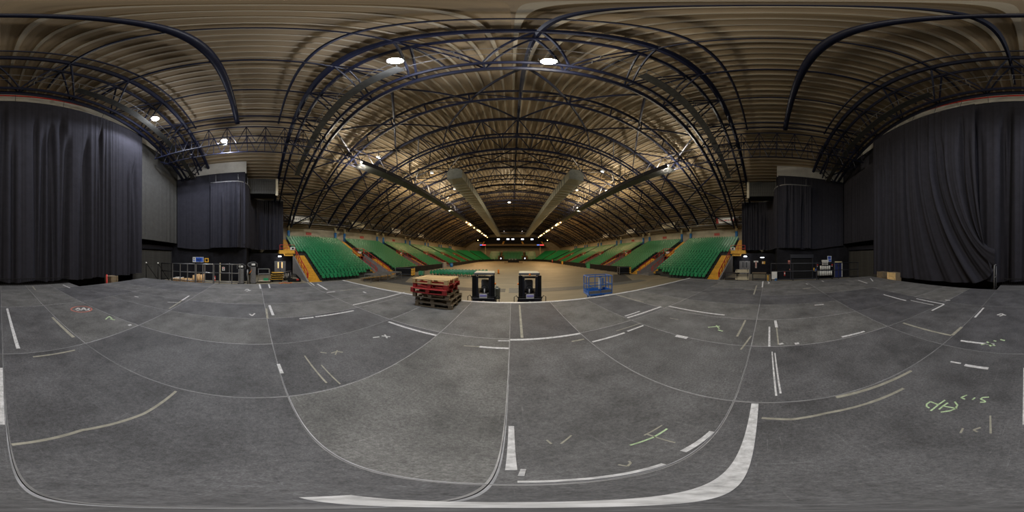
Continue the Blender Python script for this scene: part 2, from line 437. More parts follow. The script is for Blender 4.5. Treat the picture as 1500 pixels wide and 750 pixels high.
CHALK = [
    (0.7, -1.08, 0.7, -1.03, 0.014, 'chalk'),
    (0.7, -1.03, 0.68, -1, 0.014, 'chalk'),
    (0.68, -1, 0.65, -0.99, 0.014, 'chalk'),
    (0.7, -1.08, 0.62, -1.07, 0.014, 'chalk'),
    (0.61, -1.16, 0.62, -1.08, 0.014, 'chalk'),
    (0.62, -1.08, 0.62, -0.96, 0.014, 'chalk'),
    (0.57, -1.13, 0.58, -1.07, 0.014, 'chalk'),
    (0.58, -1.07, 0.58, -1.01, 0.014, 'chalk'),
    (0.58, -1.07, 0.47, -1.08, 0.014, 'chalk'),
    (0.53, -1.17, 0.49, -1.13, 0.014, 'chalk'),
    (0.49, -1.13, 0.48, -1.08, 0.014, 'chalk'),
    (0.48, -1.08, 0.5, -1.03, 0.014, 'chalk'),
    (0.5, -1.03, 0.55, -0.98, 0.014, 'chalk'),
    (0.48, -1.31, 0.51, -1.25, 0.014, 'chalk'),
    (0.51, -1.25, 0.47, -1.24, 0.014, 'chalk'),
    (0.4, -1.29, 0.41, -1.25, 0.014, 'chalk'),
    (0.29, -1.33, 0.34, -1.31, 0.014, 'chalk'),
    (0.34, -1.31, 0.35, -1.28, 0.014, 'chalk'),
    (0.35, -1.28, 0.31, -1.26, 0.014, 'chalk'),
    (0.31, -1.26, 0.3, -1.24, 0.014, 'chalk'),
    (0.3, -1.24, 0.34, -1.23, 0.014, 'chalk'),
    (0.22, -1.05, 0.17, -0.82, 0.012, 'tape_old'),
    (0.33, -0.84, 0.32, -0.78, 0.012, 'tape_old'),
    (0.24, -0.88, 0.27, -0.84, 0.012, 'tape_old'),
    (0.27, -0.84, 0.24, -0.82, 0.012, 'tape_old'),
    (0.46, 0.52, 0.6, 0.51, 0.012, 'chalk'),
    (0.6, 0.51, 0.73, 0.52, 0.012, 'chalk'),
    (0.59, 0.56, 0.75, 0.57, 0.01, 'tape_old'),
    (0.61, 0.56, 0.61, 0.39, 0.01, 'tape_old'),
    (0.21, 0.68, 0.29, 0.76, 0.01, 'tape_old'),
    (0.16, 0.74, 0.17, 0.69, 0.01, 'tape_old'),
    (0.29, 0.38, 0.3, 0.35, 0.008, 'tape_old'),
    (0.3, 0.35, 0.33, 0.37, 0.008, 'tape_old'),
    (0.33, 0.37, 0.34, 0.39, 0.008, 'tape_old'),
    (-2.52, -3.99, -2.44, -3.91, 0.04, 'chalk_red'),
    (-2.44, -3.91, -2.34, -3.87, 0.04, 'chalk_red'),
    (-2.34, -3.87, -2.24, -3.87, 0.04, 'chalk_red'),
    (-2.24, -3.87, -2.13, -3.91, 0.04, 'chalk_red'),
    (-2.13, -3.91, -2.05, -3.98, 0.04, 'chalk_red'),
    (-2.05, -3.98, -1.99, -4.07, 0.04, 'chalk_red'),
    (-1.99, -4.07, -1.97, -4.17, 0.04, 'chalk_red'),
    (-1.97, -4.17, -1.99, -4.28, 0.04, 'chalk_red'),
    (-1.99, -4.28, -2.06, -4.36, 0.04, 'chalk_red'),
    (-2.06, -4.36, -2.16, -4.42, 0.04, 'chalk_red'),
    (-2.16, -4.42, -2.28, -4.43, 0.04, 'chalk_red'),
    (-2.28, -4.43, -2.4, -4.4, 0.04, 'chalk_red'),
    (-2.4, -4.4, -2.49, -4.32, 0.04, 'chalk_red'),
    (-2.49, -4.32, -2.55, -4.21, 0.04, 'chalk_red'),
    (-2.55, -4.21, -2.56, -4.09, 0.04, 'chalk_red'),
    (-2.56, -4.09, -2.52, -3.99, 0.04, 'chalk_red'),
    (-2.1, -4.2, -2.24, -4.29, 0.05, 'chalk_white'),
    (-2.24, -4.29, -2.2, -4.06, 0.05, 'chalk_white'),
    (-2.2, -4.06, -2.4, -4.25, 0.05, 'chalk_white'),
    (-2.4, -4.25, -2.32, -3.95, 0.05, 'chalk_white'),
    (-2.32, -3.95, -2.49, -4.09, 0.05, 'chalk_white'),
    (-2.07, -4.09, -2.3, -4.14, 0.04, 'chalk_white'),
    (-2.3, -4.14, -2.42, -3.91, 0.04, 'chalk_white'),
    (-2.35, -3.11, -2.56, -3.23, 0.03, 'chalk'),
    (-2.56, -3.23, -2.51, -3.06, 0.03, 'chalk'),
    (-2.46, -3.07, -2.5, -2.94, 0.03, 'chalk'),
    (-4.7, -2.84, -4.87, -2.44, 0.03, 'chalk_white'),
    (-4.65, -4.29, -4.66, -4.1, 0.05, 'chalk_white'),
    (-7.46, -0.51, -7.76, -0.4, 0.06, 'chalk_white'),
    (-7.76, -0.4, -7.35, -0.28, 0.06, 'chalk_white'),
    (-7.27, -0.42, -7.51, -0.24, 0.06, 'chalk_white'),
    (-4.3, -0.17, -4.16, -0.1, 0.04, 'chalk_white'),
    (-4.16, -0.1, -4.35, -0.03, 0.04, 'chalk_white'),
    (-2.11, 1.05, -2.12, 1.15, 0.02, 'tape_old'),
    (-2.12, 1.15, -2.05, 1.21, 0.02, 'tape_old'),
    (-2.15, 1.17, -2.04, 1.08, 0.02, 'tape_old'),
    (-2.2, 0.92, -2.14, 0.99, 0.02, 'tape_old'),
    (-2.2, 1.92, -2.15, 2.03, 0.03, 'chalk_white'),
    (-2.15, 2.09, -2.01, 2.17, 0.03, 'chalk_white'),
    (-2.15, 2.17, -2.01, 2.09, 0.03, 'chalk_white'),
    (0.69, -2.55, 0.57, -2.63, 0.03, 'chalk'),
    (0.57, -2.63, 0.46, -2.56, 0.03, 'chalk'),
    (0.62, -2.69, 0.52, -2.53, 0.03, 'chalk'),
    (0.52, -2.75, 0.47, -2.73, 0.03, 'chalk'),
    (0.41, -2.81, 0.33, -2.78, 0.03, 'chalk'),
    (0.69, -4.16, 0.6, -4.29, 0.05, 'chalk_white'),
    (0.6, -4.29, 0.47, -4.16, 0.05, 'chalk_white'),
    (0.62, -4.09, 0.53, -4.2, 0.05, 'chalk_white'),
    (2.65, -0.18, 2.68, -0.25, 0.05, 'chalk_white'),
    (2.64, -0.44, 2.65, -0.51, 0.06, 'chalk_white'),
    (10.07, -0, 9.61, -0.08, 0.07, 'tape'),
    (9.61, -0.08, 9.25, -0, 0.07, 'tape'),
    (9.07, -2.15, 8.84, -2.21, 0.07, 'tape'),
    (9.85, -3.37, 9.49, -3.38, 0.07, 'tape'),
    (2.68, -5.11, 2.5, -5.14, 0.06, 'chalk_white'),
    (3.19, 1.23, 3.33, 1.01, 0.03, 'chalk'),
    (3.35, 1.1, 3.2, 0.99, 0.03, 'chalk'),
    (3.13, 0.99, 3.09, 0.88, 0.03, 'chalk'),
    (3.29, 2.26, 3.32, 2.04, 0.02, 'tape_old'),
]
for t in TAPES: deck_strip(*t)
for t in CHALK: deck_strip(*t, name='chalk_stroke')

# walls
struct('wall_back', MB().box(-19.5, 20.5, YB-.4, YB, 0, 6.0), 'black_wall', 'dark recessed rear wall behind the stage shutters')
struct('wall_back_upper', MB().box(-18.6, 19.6, -10.4, -9.95, 5.6, 18.7), 'plaster', 'pale plastered end wall above the stage backdrop')
struct('trim_1', MB().box(-7, 8, -9.95, -9.90, 17.75, 17.95), 'red', 'thin red strip along the top of the stage end wall', 'trim')
for s in (-1, 1):
    xw = XC+s*19.1
    n = SIDE[s]
    b = MB().box(min(xw, xw+s*.4), max(xw, xw+s*.4), YB, -1.1, 0, 13.3)
    struct('wall_'+n, b, 'black_wall', f'black painted block wall at the {n} side of the stage')
    b = MB().box(min(xw, xw+s*.4), max(xw, xw+s*.4), YB, -1.1, 13.3, 16.2)
    struct('wall_'+n+'_upper', b, 'plaster', f'pale upper wall above the black drape {n} of the stage')
    b = MB().box(min(xw+s*.4, xw+s*13), max(xw+s*.4, xw+s*13), -1.5, -1.1, 0, 15.9)
    struct('wall_'+n+'_return', b, 'black_wall', f'dark return wall beside the {n} seating')
    xo = XC+s*31.6
    b = MB().box(min(xo, xo+s*.4), max(xo, xo+s*.4), -1.1, YF, 0, 9.6)
    struct('wall_'+n+'_outer', b, 'cream', f'cream block wall behind the top row of {n} seats')
struct('wall_far', MB().box(-32, 33, YF, YF+.4, 0, 18.8), 'cream', 'cream end wall at the far end of the hall')

# ceiling of long liner panels
ceil = thing('ceiling', 'brown barrel-vaulted roof of long ribbed liner panels', 'ceiling', kind='structure')
RP = RAD+.55; pw = .57
def liner():
    b = MB(); y0, y1 = YB-.4, YF+.4
    prof = [(-pw/2, 0), (.06, 0), (.10, -.10), (.21, -.10), (.25, 0), (pw/2, 0)]
    for i in range(5):
        (u0, h0), (u1, h1) = prof[i], prof[i+1]
        b.add([(u0,y0,RP+h0),(u1,y0,RP+h1),(u1,y1,RP+h1),(u0,y1,RP+h0)], [(3,2,1,0)], 1 if i == 2 else 0)
    b.add([(-pw/2,y0,RP+.12),(pw/2,y0,RP+.12),(pw/2,y1,RP+.12),(-pw/2,y1,RP+.12)], [(0,1,2,3)], 0)
    return b.mesh('roof_panel', ['roof','rib'])
lm = liner()
nst = 59
for k in range(-nst, nst+1):
    link('roof_panel', lm, ceil, (XC, 0, Z0), (0, k*pw/RP, 0))

# ================================================================ DRAPES
def drape(name, label, path, ztop, zbot, m, amp=.16, seed=1, flat_top=.25, sweep=None, hem=None, wl=(.9, .45, .22), step=.07, nz=34, batten=False, deep=0, group=None):
    """heavy cloth hung along a path (x,y): folds deepen towards the hem"""
    rr = random.Random(seed)
    pts = [Vector((p[0], p[1], 0)) for p in path]
    seg = []; tot = 0
    for a, b in zip(pts, pts[1:]):
        seg.append((tot, (b-a).length, a, b)); tot += (b-a).length
    n = max(8, int(tot/step))
    ph = [[rr.uniform(0, 6.28) for _ in range(4)] for _ in wl]
    deepf = [(rr.uniform(.4, tot-.4), rr.uniform(.10, .2), rr.uniform(.5, 1.0)*deep, rr.uniform(.03, .3), rr.uniform(-.3, .3)) for _ in range(int(tot*1.5))] if deep else []
    def at(s):
        for (t0, L, a, b) in seg:
            if s <= t0+L+1e-6:
                d = (b-a)/L
                return a+d*(s-t0), Vector((-d.y, d.x, 0))
        return pts[-1], Vector((-d.y, d.x, 0))
    vs = []; fs = []
    for j in range(nz+1):
        t = j/nz
        for i in range(n+1):
            s = tot*i/n
            p, nn = at(s)
            f = 0
            for q, w in enumerate(wl):
                ws = s+.35*w*math.sin(s*1.7+ph[q][2])+.25*math.sin(s*.43+ph[q][3])
                an = PI*ws/w+ph[q][0]+.5*t*math.sin(s*.6+ph[q][1])
                f += (1.0-2.0*abs(math.sin(an))**.8) if q == 0 else (.6, .3)[q-1]*math.sin(2*an)
            clump = .22+.78*max(0, math.sin(s*.8+ph[0][1]+1.3*math.sin(s*.31)))**2
            k = (flat_top+(1-flat_top)*min(1, t*1.6)**1.2)*clump
            z = ztop+(zbot-ztop)*t
            v = p+nn*(amp*f*k)
            for (s0, w0, d0, t0, lean) in deepf:
                if t > t0 and abs(s-s0) < 1.2:
                    v = v-nn*(d0*math.exp(-((s-s0-lean*(t-t0))/w0)**2)*min(1, (t-t0)/.15))
            if sweep:
                dx, dz = sweep(v.x, t); v.x += dx; z += dz
            if hem: z += hem(s)*t**6
            vs.append((v.x, v.y, z))
    for j in range(nz):
        for i in range(n):
            a = j*(n+1)+i
            fs.append((a, a+1, a+n+2, a+n+1))
    b = MB().add(vs, fs, 0, True)
    o = tag(obj(name, b, m), label, 'drape', group)
    if batten:
        (xa, ya), (xb, yb) = path[0], path[-1]
        obj('batten', MB().tube([(xa, ya, ztop+.02), (xb, yb, ztop+.02)], .035, 8), 'steel_dark', o)
        for k in range(5):
            f = (k+.5)/5; hx = xa+(xb-xa)*f
            strut('batten_hanger', (hx, ya, ztop+.02), (hx, -8.75, roof_z(hx, 1.5)), .015, 'steel_dark', o)
    return o
TOPD = 15.45
drape('stage_drape', 'wide black stage backdrop drape hanging behind the deck centre', [(-10.75, -9.0), (3.4, -9.0)], TOPD, 1.42, 'drape', amp=.15, deep=.42, step=.05, seed=3, wl=(.74, .36, .19), nz=44, hem=lambda s: .05*math.sin(s*3), batten=True)
def sw(x, t):
    g = math.exp(-((x-4.9)/2.1)**2)
    return (-3.0*g*max(0, t-.35)**2.2/(.65**2.2), 1.9*math.exp(-((x-3.6)/1.0)**2)*max(0, t-.55)**3/(.45**3))
drape('stage_drape', 'black backdrop drape with its lower edge pulled aside to the steel gate', [(2.6, -8.35), (11.1, -8.35)], 14.65, 1.38, 'drape', amp=.15, deep=.36, step=.05, seed=5, wl=(.78, .37, .2), nz=60, sweep=sw, batten=True)
drape('masking_drape', 'grey masking drape hung high, left of the stage backdrop', [(-18.9, -9.7), (-10.6, -9.7)], 15.5, 4.5, 'drape_grey', amp=.05, seed=8, wl=(1.3, .6, .3))
drape('masking_drape', 'black masking drape hung high, right of the stage backdrop', [(11.6, -9.7), (19.5, -9.7)], 15.5, 4.5, 'drape', amp=.05, seed=9, wl=(1.3, .6, .3))
for s in (-1, 1):
    X = lambda a: XC+s*a
    n = SIDE[s]
    def swl(x, t): return (0, 0)
    drape('wall_drape', f'flat black drape covering the {n} stage side wall', [(X(18.75), -9.55), (X(18.75), -1.2)][::(1 if s < 0 else -1)], 13.28, 4.0, 'drape', amp=.05, seed=11+s, wl=(1.2, .5, .3), hem=lambda q: -.3*math.sin(q*.5))
    trk = [(18.3, -5.1), (18.3, -2.6), (18.45, -1.75), (19.1, -1.05), (20.2, -.75), (23.4, -.7), (24.6, -.35), (25.2, .5), (25.35, 1.4), (25.35, 4.2)]
    # smooth the track
    sm = [trk[0]]
    for a, b in zip(trk, trk[1:]):
        sm += [(a[0]*.75+b[0]*.25, a[1]*.75+b[1]*.25), (a[0]*.25+b[0]*.75, a[1]*.25+b[1]*.75)]
    sm.append(trk[-1])
    path = [(X(a), b) for a, b in sm]
    drape('corner_curtain', f'black pleated curtain on the curved track at the {n} stage corner', path, 11.72, 3.85, 'drape', amp=.14, deep=.25, seed=20+s, flat_top=.5, wl=(.62, .3, .17), step=.05)
    tr = thing('curtain_track', f'curved grey curtain track above the {n} corner curtain', 'curtain track', (X(18.3), -5.1, 11.8))
    L = [(a-X(18.3), b+5.1, 0) for a, b in path]
    obj('rail', MB().tube(L, .045, 8, flat=.07), 'grey_metal', tr)
    for k in range(1, len(L)-1, 3):
        top = min(roof_z(path[k][0], .1)-11.8, 1.0 if k < 9 else .5)
        strut('hanger', L[k], (L[k][0], L[k][1], top), .018, 'grey_metal', tr)
    # ribbed bulkhead above the curtain
    bh = thing('bulkhead', f'grey ribbed bulkhead box above the {n} corner curtain', 'bulkhead', (X(21.6), .7, 11.0))
    obj('box_body', MB().box(-.9, .9, -1.75, 1.75, 0, 2.25), 'black', bh)
    for k in range(12):
        boxo('ribbed_sheet', (.06, .27, 2.2), 'shutter_dark', bh, (-s*.93, -1.6+k*.29, .05))
    boxo('corner_post', (.16, .3, 2.5), 'cream', bh, (-s*.9, 1.9, -.2))

# ================================================================ ROOF STEEL
HK = 10
def ks(a=-HK, b=HK, st=.5):
    n = int(round((b-a)/st)); return [a+st*i for i in range(n+1)]
def chord(parent, y, drop, r, a=-HK, b=HK, m='steel', name='chord'):
    return obj(name, MB().tube([node(k, drop, y) for k in ks(a, b)], r, 6), m, parent)
def web(parent, pairs, r, fine, name='web_bar', m='steel'):
    if fine:
        for p, q in pairs: strut(name, p, q, r, m, parent)
    else:
        b = MB()
        for p, q in pairs: b.tube([p, q], r, 4, caps=False)
        o = obj(name+'_set', b, m, parent); o['kind'] = 'stuff'
def box_truss(y, offs, label, fine):
    t = thing('roof_truss', label, 'roof truss', (0, 0, 0), group='box trusses of the roof')
    o1, o2, ob1, ob2 = offs
    d1, d2, db = 0, .2, 1.5
    chord(t, y+o1, d1, .19); chord(t, y+o2, d2, .13); chord(t, y+ob1, db, .13); chord(t, y+ob2, db, .17)
    P = []
    for k in range(-HK, HK):
        P += [(node(k, d1, y+o1), node(k+.5, db, y+ob1)), (node(k+.5, db, y+ob1), node(k+1, d1, y+o1))]
        P += [(node(k, d2, y+o2), node(k+.5, db, y+ob2)), (node(k+.5, db, y+ob2), node(k+1, d2, y+o2))]
        P += [(node(k+.5, db, y+ob1), node(k+.5, db, y+ob2)), (node(k, d1, y+o1), node(k, d2, y+o2))]
    web(t, P, .06, fine)
    return t
PER = 11.45
box_y = []
bt = box_truss(0, (2.9, 3.6, 5.5, 6.1), 'navy box truss arching over the front edge of the stage', True)
bb = box_truss(0, (-5.6, -6.5, -8.2, -8.75), 'navy box truss arching over the stage backdrop drapes', True)
for n in range(1, 8):
    yb = 13.6+PER*(n-1)
    box_truss(yb, (0, 2.5, 1.7, 4.2), f'{ORD[n]} navy box truss of the roof counted from the stage front', n <= 2)
def lattice_arch(y, label, fine):
    t = thing('roof_arch', label, 'roof arch', (0, 0, 0), group='lattice arches of the roof')
    chord(t, y, 0, .13); chord(t, y, 1.5, .13)
    P = []
    for k in range(-HK, HK):
        P += [(node(k, 0, y), node(k, 1.5, y))]
        a, b = (k, k+1) if k < 0 else (k+1, k)
        P += [(node(a, 0, y), node(b, 1.5, y))]
    web(t, P, .055, fine)
for n in range(8):
    lattice_arch(9.5+11.3*n, f'{ORD[n]} slim lattice arch of the roof counted from the stage', n <= 2)
# single ribs over the stage
for y, r, lab in [(-1.45, .21, 'thick navy tubular rib crossing over the middle of the stage'), (1.75, .075, 'thin navy rib crossing over the stage just ahead of centre'), (-4.9, .075, 'thin navy rib crossing over the stage behind the thick rib')]:
    k0 = 4.3
    o = obj('roof_rib', MB().tube([node(k, .05, y) for k in ks(-k0, k0, .2)], r, 8), 'steel')
    tag(o, lab, 'roof rib')
# purlins over the stage, spine along the hall, X bracing
PUR = {0: 'centre', 1: 'first', 2: 'second', 3: 'third', 4: 'fourth'}
for k in range(-4, 5):
    for off in ((0,) if abs(k) != 4 else (0, .22)):
        kk = k+(off if k > 0 else -off)
        r = .085 if abs(k) in (0, 2, 4) else .07
        o = obj('roof_purlin', MB().tube([node(kk, .1, -8.6), node(kk, .1, 5.9)], r, 6), 'steel')
        lab = 'navy purlin along the ridge above the stage' if k == 0 else f'{PUR[abs(k)]} navy purlin {SIDE[1 if k > 0 else -1]} of the stage ridge' + (', outer of its pair' if off else '')
        tag(o, lab, 'purlin')
sp = obj('ridge_spine', MB().tube([node(0, .15, 6.0), node(0, .15, 92)], .12, 6), 'steel'); tag(sp, 'navy spine tube along the hall ridge', 'roof spine')
bays = [(6.1, 13.6)]+[(17.8+PER*i, 13.6+PER*(i+1)) for i in range(6)]
for bi, (ya, yb) in enumerate(bays):
    t = thing('roof_bracing', f'diagonal navy roof bracing in the {ORD[bi]} bay beyond the stage', 'roof bracing', (0, 0, 0), group='diagonal roof bracing')
    P = []
    for k in range(-10, 10, 2):
        a, b = (1.2, .1)
        P += [(node(k, a, ya), node(k+2, b, yb)), (node(k+2, a, ya), node(k, b, yb))]
    web(t, P, .095 if bi < 2 else .07, bi < 2, 'brace')

# longitudinal lighting gantries
def gantry(s):
    X = XC+s*13.85
    n = SIDE[s]
    zt, zb = 15.7, 13.3
    t = thing('lighting_gantry', f'long navy lattice gantry with catwalk along the {n} side of the roof', 'gantry', (0, 0, 0))
    w = .75
    for xo in (-w, w):
        obj('chord', MB().tube([(X+xo, -9, zb+.1), (X+xo, 92, zb+.1)], .075, 6), 'steel', t)
        obj('chord', MB().tube([(X+xo, -9, zt), (X+xo, 6, zt)], .075, 6), 'steel', t)
        obj('chord', MB().tube([(X+xo, 6, zb+1.3), (X+xo, 92, zb+1.3)], .06, 6), 'steel', t)
        P = []
        for i in range(10):
            y = -9+1.5*i
            P += [((X+xo, y, zb+.1), (X+xo, y+.75, zt)), ((X+xo, y+.75, zt), (X+xo, y+1.5, zb+.1)), ((X+xo, y+.75, zb+.1), (X+xo, y+.75, zt))]
        web(t, P, .035, True)
        P = []
        for i in range(50):
            y = 6+1.7*i
            P += [((X+xo, y, zb+.1), (X+xo, y+.85, zb+1.3)), ((X+xo, y+.85, zb+1.3), (X+xo, y+1.7, zb+.1))]
        web(t, P, .03, False)
    for i in range(24):
        y = 9.6+3.4*i
        boxo('walkway_plate', (1.5, 3.34, .05), 'grey_metal', t, (X, y+1.7, zb-.12))
        boxo('walkway_kerb', (.06, 3.34, .5), 'steel_dark', t, (X-s*.76, y+1.7, zb-.35))
        strut('gantry_hanger', (X-.7, y, zb+1.3), (X-.7, y, roof_z(X-.7, .4)), .03, 'steel', t)
for s in (-1, 1): gantry(s)
# catwalk along the proscenium and rear trusses
def arch_walk(yc, label):
    t = thing('catwalk', label, 'catwalk', (0, 0, 0), group='catwalks inside the stage trusses')
    for i in range(18):
        k = -6.3+.7*i
        a, b = node(k, 1.75, yc), node(k+.69, 1.75, yc)
        mid = [(a[j]+b[j])/2 for j in range(3)]
        an = math.atan2(a[2]-b[2], b[0]-a[0])
        if abs(k+.35) < 1.6: continue
        boxo('walkway_plate', (2.1, .5, .05), 'shutter_dark', t, mid, (0, an, 0))
    for dy in (-.27, .27):
        obj('guard_rail', MB().tube([node(k, .95, yc+dy) for k in ks(-6.3, 6.3)], .025, 6), 'grey_metal', t)
        for i in range(19):
            k = -6.3+.7*i
            strut('rail_post', node(k, 1.75, yc+dy), node(k, .95, yc+dy), .02, 'grey_metal', t)
arch_walk(4.6, 'grey plated catwalk inside the truss over the stage front')
arch_walk(-7.3, 'grey plated catwalk inside the truss over the backdrop')
# raking struts by the stage side walls
for s in (-1, 1):
    for (p, q, lab) in [((13.85, -8.8, 13.3), (18.5, -7.0, 13.4), 'rear'), ((13.85, -5.6, 13.3), (18.5, -6.6, 13.35), 'front')]:
        o = obj('raking_strut', MB().tube([(XC+s*p[0], p[1], p[2]), (XC+s*q[0], q[1], q[2])], .09, 6), 'steel')
        tag(o, f'{lab} navy strut from the gantry to the {SIDE[s]} stage wall', 'strut')
# eaves girders over the seats, with columns
for s in (-1, 1):
    X = XC+s*28.2; n = SIDE[s]
    t = thing('eaves_girder', f'grey lattice girder above the back rows of {n} seats', 'girder', (0, 0, 0))
    zb, zt = 8.75, 10.1
    for z in (zb, zt): obj('chord', MB().tube([(X, 3, z), (X, 92, z)], .07, 6), 'grey_metal', t)
    P = []
    for i in range(52):
        y = 3+1.7*i
        P += [((X, y, zb), (X, y+.85, zt)), ((X, y+.85, zt), (X, y+1.7, zb))]
    web(t, P[:28], .035, True, m='grey_metal'); web(t, P[28:], .035, False, m='grey_metal')
    ci = 0
    ys = [4.2, 6.1]
    for i in range(6): ys += [16.0+11.7*i, 18.2+11.7*i]
    for y in ys:
        x = XC+s*30.65
        ci += 1
        c = thing('column', f'cream and blue painted column behind the {n} seats, {ORD[ci-1]} from the stage', 'column', (x, y, 6.0), 0, f'painted columns behind the {n} seats')
        obj('blue_base', MB().tube([(0,0,0),(0,0,1.75)], .27, 12), 'col_blue', c)
        obj('cream_shaft', MB().tube([(0,0,1.75),(0,0,2.62)], .255, 12), 'col_cream', c)
        obj('head', MB().tube([(0,0,2.62),(0,0,2.74)], .31, 12), 'col_cream', c)
        strut('post', (0,0,2.7), (-s*1.6,0,3.4), .09, 'steel', c)
        strut('post', (0,0,2.7), (-s*2.2,0,3.9), .06, 'grey_metal', c)

# ventilation ducts
for s in (-1, 1):
    X = XC+s*7.9
    t = thing('air_duct', f'long square galvanised air duct {SIDE[s]} of the hall ridge', 'air duct', (X, 21, 13.9))
    sec = MB().box(-1.05, 1.05, 0, 1.12, 0, 1.3).mesh('duct_section', 'galv')
    fln = MB().box(-1.12, 1.12, 1.12, 1.2, -.07, 1.37).mesh('duct_flange', 'galv')
    for i in range(58):
        link('duct_section', sec, t, (0, 1.2*i, 0)); link('duct_flange', fln, t, (0, 1.2*i, 0))
    obj('duct_mouth', MB().prism([(-1.05,0),(1.05,0),(1.05,1.3),(.3,1.75),(-.6,1.75),(-1.05,1.3)], -.9, 0, 'y'), 'galv', t)

# ================================================================ LAMPS
def floodlight(pos, label, tint, power, spill=.16, aim=(0, 0, -1), size=.3, light=True, col=(1, .95, .85)):
    t = thing('floodlight', label, 'floodlight', pos, group='roof floodlights')
    b = MB()
    n = 12
    vs = []; 
    for r, z in ((size*.35, .34), (size*.55, .16), (size, 0.0), (size*.92, -.01)):
        vs += [(r*math.cos(2*PI*i/n), r*math.sin(2*PI*i/n), z) for i in range(n)]
    fs = [tuple(range(n))]
    for k in range(3):
        for i in range(n):
            j = (i+1) % n; fs.append((k*n+i, k*n+j, (k+1)*n+j, (k+1)*n+i))
    obj('housing', b.add(vs, fs, 0, True), 'grey_metal', t)
    lens = MB()
    vs = []
    for r, z in ((size*.9, -.005), (size*.75, -.09), (size*.4, -.15)):
        vs += [(r*math.cos(2*PI*i/n), r*math.sin(2*PI*i/n), z) for i in range(n)]
    fs = [tuple(range(2*n, 3*n))[::-1]]
    for k in range(2):
        for i in range(n):
            j = (i+1) % n; fs.append((k*n+i, k*n+j, (k+1)*n+j, (k+1)*n+i))
    obj('lens', lens.add(vs, fs, 0, True), tint, t)
    obj('yoke', MB().tube([(-size*1.1,0,.05),(-size*1.1,0,.5),(0,0,.62),(size*1.1,0,.5),(size*1.1,0,.05)], .02, 6), 'grey_metal', t)
    if light:
        for kind, f in (('SPOT', 1.0), ('POINT', spill)):
            ld = bpy.data.lights.new('lamp', kind); ld.energy = power*f; ld.color = col; ld.shadow_soft_size = .25
            if kind == 'SPOT': ld.spot_size = math.radians(168); ld.spot_blend = .35
            lo = bpy.data.objects.new('lamp_glow', ld); COL.objects.link(lo); lo.parent = t; lo.location = (0, 0, -.5)
    return t
COOL = (.90, .93, 1.0); WARM = (1.0, .92, .76); GOLD = (1.0, .83, .56); AMBER = (1.0, .62, .28)
floodlight((-3.4, 3.9, 16.1), 'glaring cool white floodlight on the stage front truss', 'bulb_cool', LAMP_W, col=COOL)
floodlight((1.17, 5.1, 16.1), 'glaring warm white floodlight on the stage front truss', 'bulb_warm', LAMP_W, col=WARM)
floodlight((-9.0, -6.4, 15.3), 'glaring white floodlight above the left end of the backdrop', 'bulb_warm', LAMP_W*.8, col=COOL)
floodlight((-13.0, -2.55, 14.2), 'glaring bluish floodlight on the gantry at stage left side', 'bulb_cool', LAMP_W*.8, col=COOL)
for s, xs in ((-1, -13.4), (1, 14.3)):
    for i, y in enumerate((10.3, 21.8, 33.3)):
        floodlight((xs, y, 13.95-.15*(i == 0)), f'{ORD[i]} bright floodlight along the {SIDE[s]} gantry', 'bulb_warm' if i == 0 else 'bulb_gold', LAMP_W*(1.9, 2.0, 2.0)[i], .45, col=(WARM if i == 0 else GOLD))
floodlight((-.6, 35, 14.9), 'bright floodlight hanging under the hall ridge', 'bulb_gold', LAMP_W*1.2, .5, col=GOLD)
for s, xs in ((-1, -13.2), (1, 14.1)):
    for i in range(9):
        y = 46+5*i
        floodlight((xs, y, 13.0), f'{ORD[i]} small amber lamp on the far {SIDE[s]} gantry', 'bulb_amber', LAMP_W*.8, .6, size=.24, light=(i % 3 == 1), col=AMBER)
# unlit or dim fittings
for i, (p, lab) in enumerate([((-12.6, 11.8, 14.7), 'small white lit fitting above the left gantry flood'), ((-9.9, 18.5, 14.6), 'pale square speaker fitting over the left gantry end'), ((-9.6, 26, 14.9), 'small lit fitting between left gantry and duct'), ((10.8, 17.5, 14.6), 'pale square fitting over the right gantry end'), ((10.9, 26, 14.9), 'small lit fitting between right gantry and duct')]):
    t = thing('roof_fitting', lab, 'light fitting', p)
    boxo('fitting_body', (.4, .3, .28), 'white', t, (0, 0, 0), (.4, .2, .3))
    strut('fitting_stem', (0, 0, .25), (0, 0, 1.2), .025, 'steel', t)
    boxo('fitting_lens', (.3, .22, .03), 'tube_light', t, (0, 0, -.035), (.4, .2, .3))

# ================================================================ SEATING STANDS
RX, RZ, NR, MID = .62, .295, 21, 11       # tread depth, rise, rows, first row above the vomitories
def row_x(i): return 17.7+RX*i
def seat_mb(b=None, T=None):
    """tip-up stadium seat, front towards -y, base on z=0"""
    b = b or MB(); T = T or (lambda p: p)
    def slab(outline, y0, y1, lean, mi):
        n = len(outline)
        f = [T((x, y0+lean*(z-.4), z)) for x, z in outline]
        k = [T((x*.96, y1+lean*(z-.4), z)) for x, z in outline]
        fs = [tuple(range(n)), tuple(range(2*n-1, n-1, -1))]+[((i+1) % n, i, n+i, n+(i+1) % n) for i in range(n)]
        b.add(f+k, fs, mi)
    slab([(-.16,.42),(.16,.42),(.185,.5),(.175,.70),(.10,.82),(-.10,.82),(-.175,.70),(-.185,.5)], .02, .07, .22, 0)
    slab([(-.15,.34),(.15,.34),(.19,.42),(.18,.58),(.1,.66),(-.1,.66),(-.18,.58),(-.19,.42)], -.16, -.06, .12, 0)
    vs = [T(p) for p in [(-.03,-.04,0),(.03,-.04,0),(.03,.1,0),(-.03,.1,0),(-.03,-.02,.42),(.03,-.02,.42),(.03,.06,.42),(-.03,.06,.42)]]
    b.add(vs, [(0,1,5,4),(1,2,6,5),(2,3,7,6),(3,0,4,7)], 1)
    return b
seat_me = seat_mb().mesh('stadium_seat', ['seat','seat_mount'])
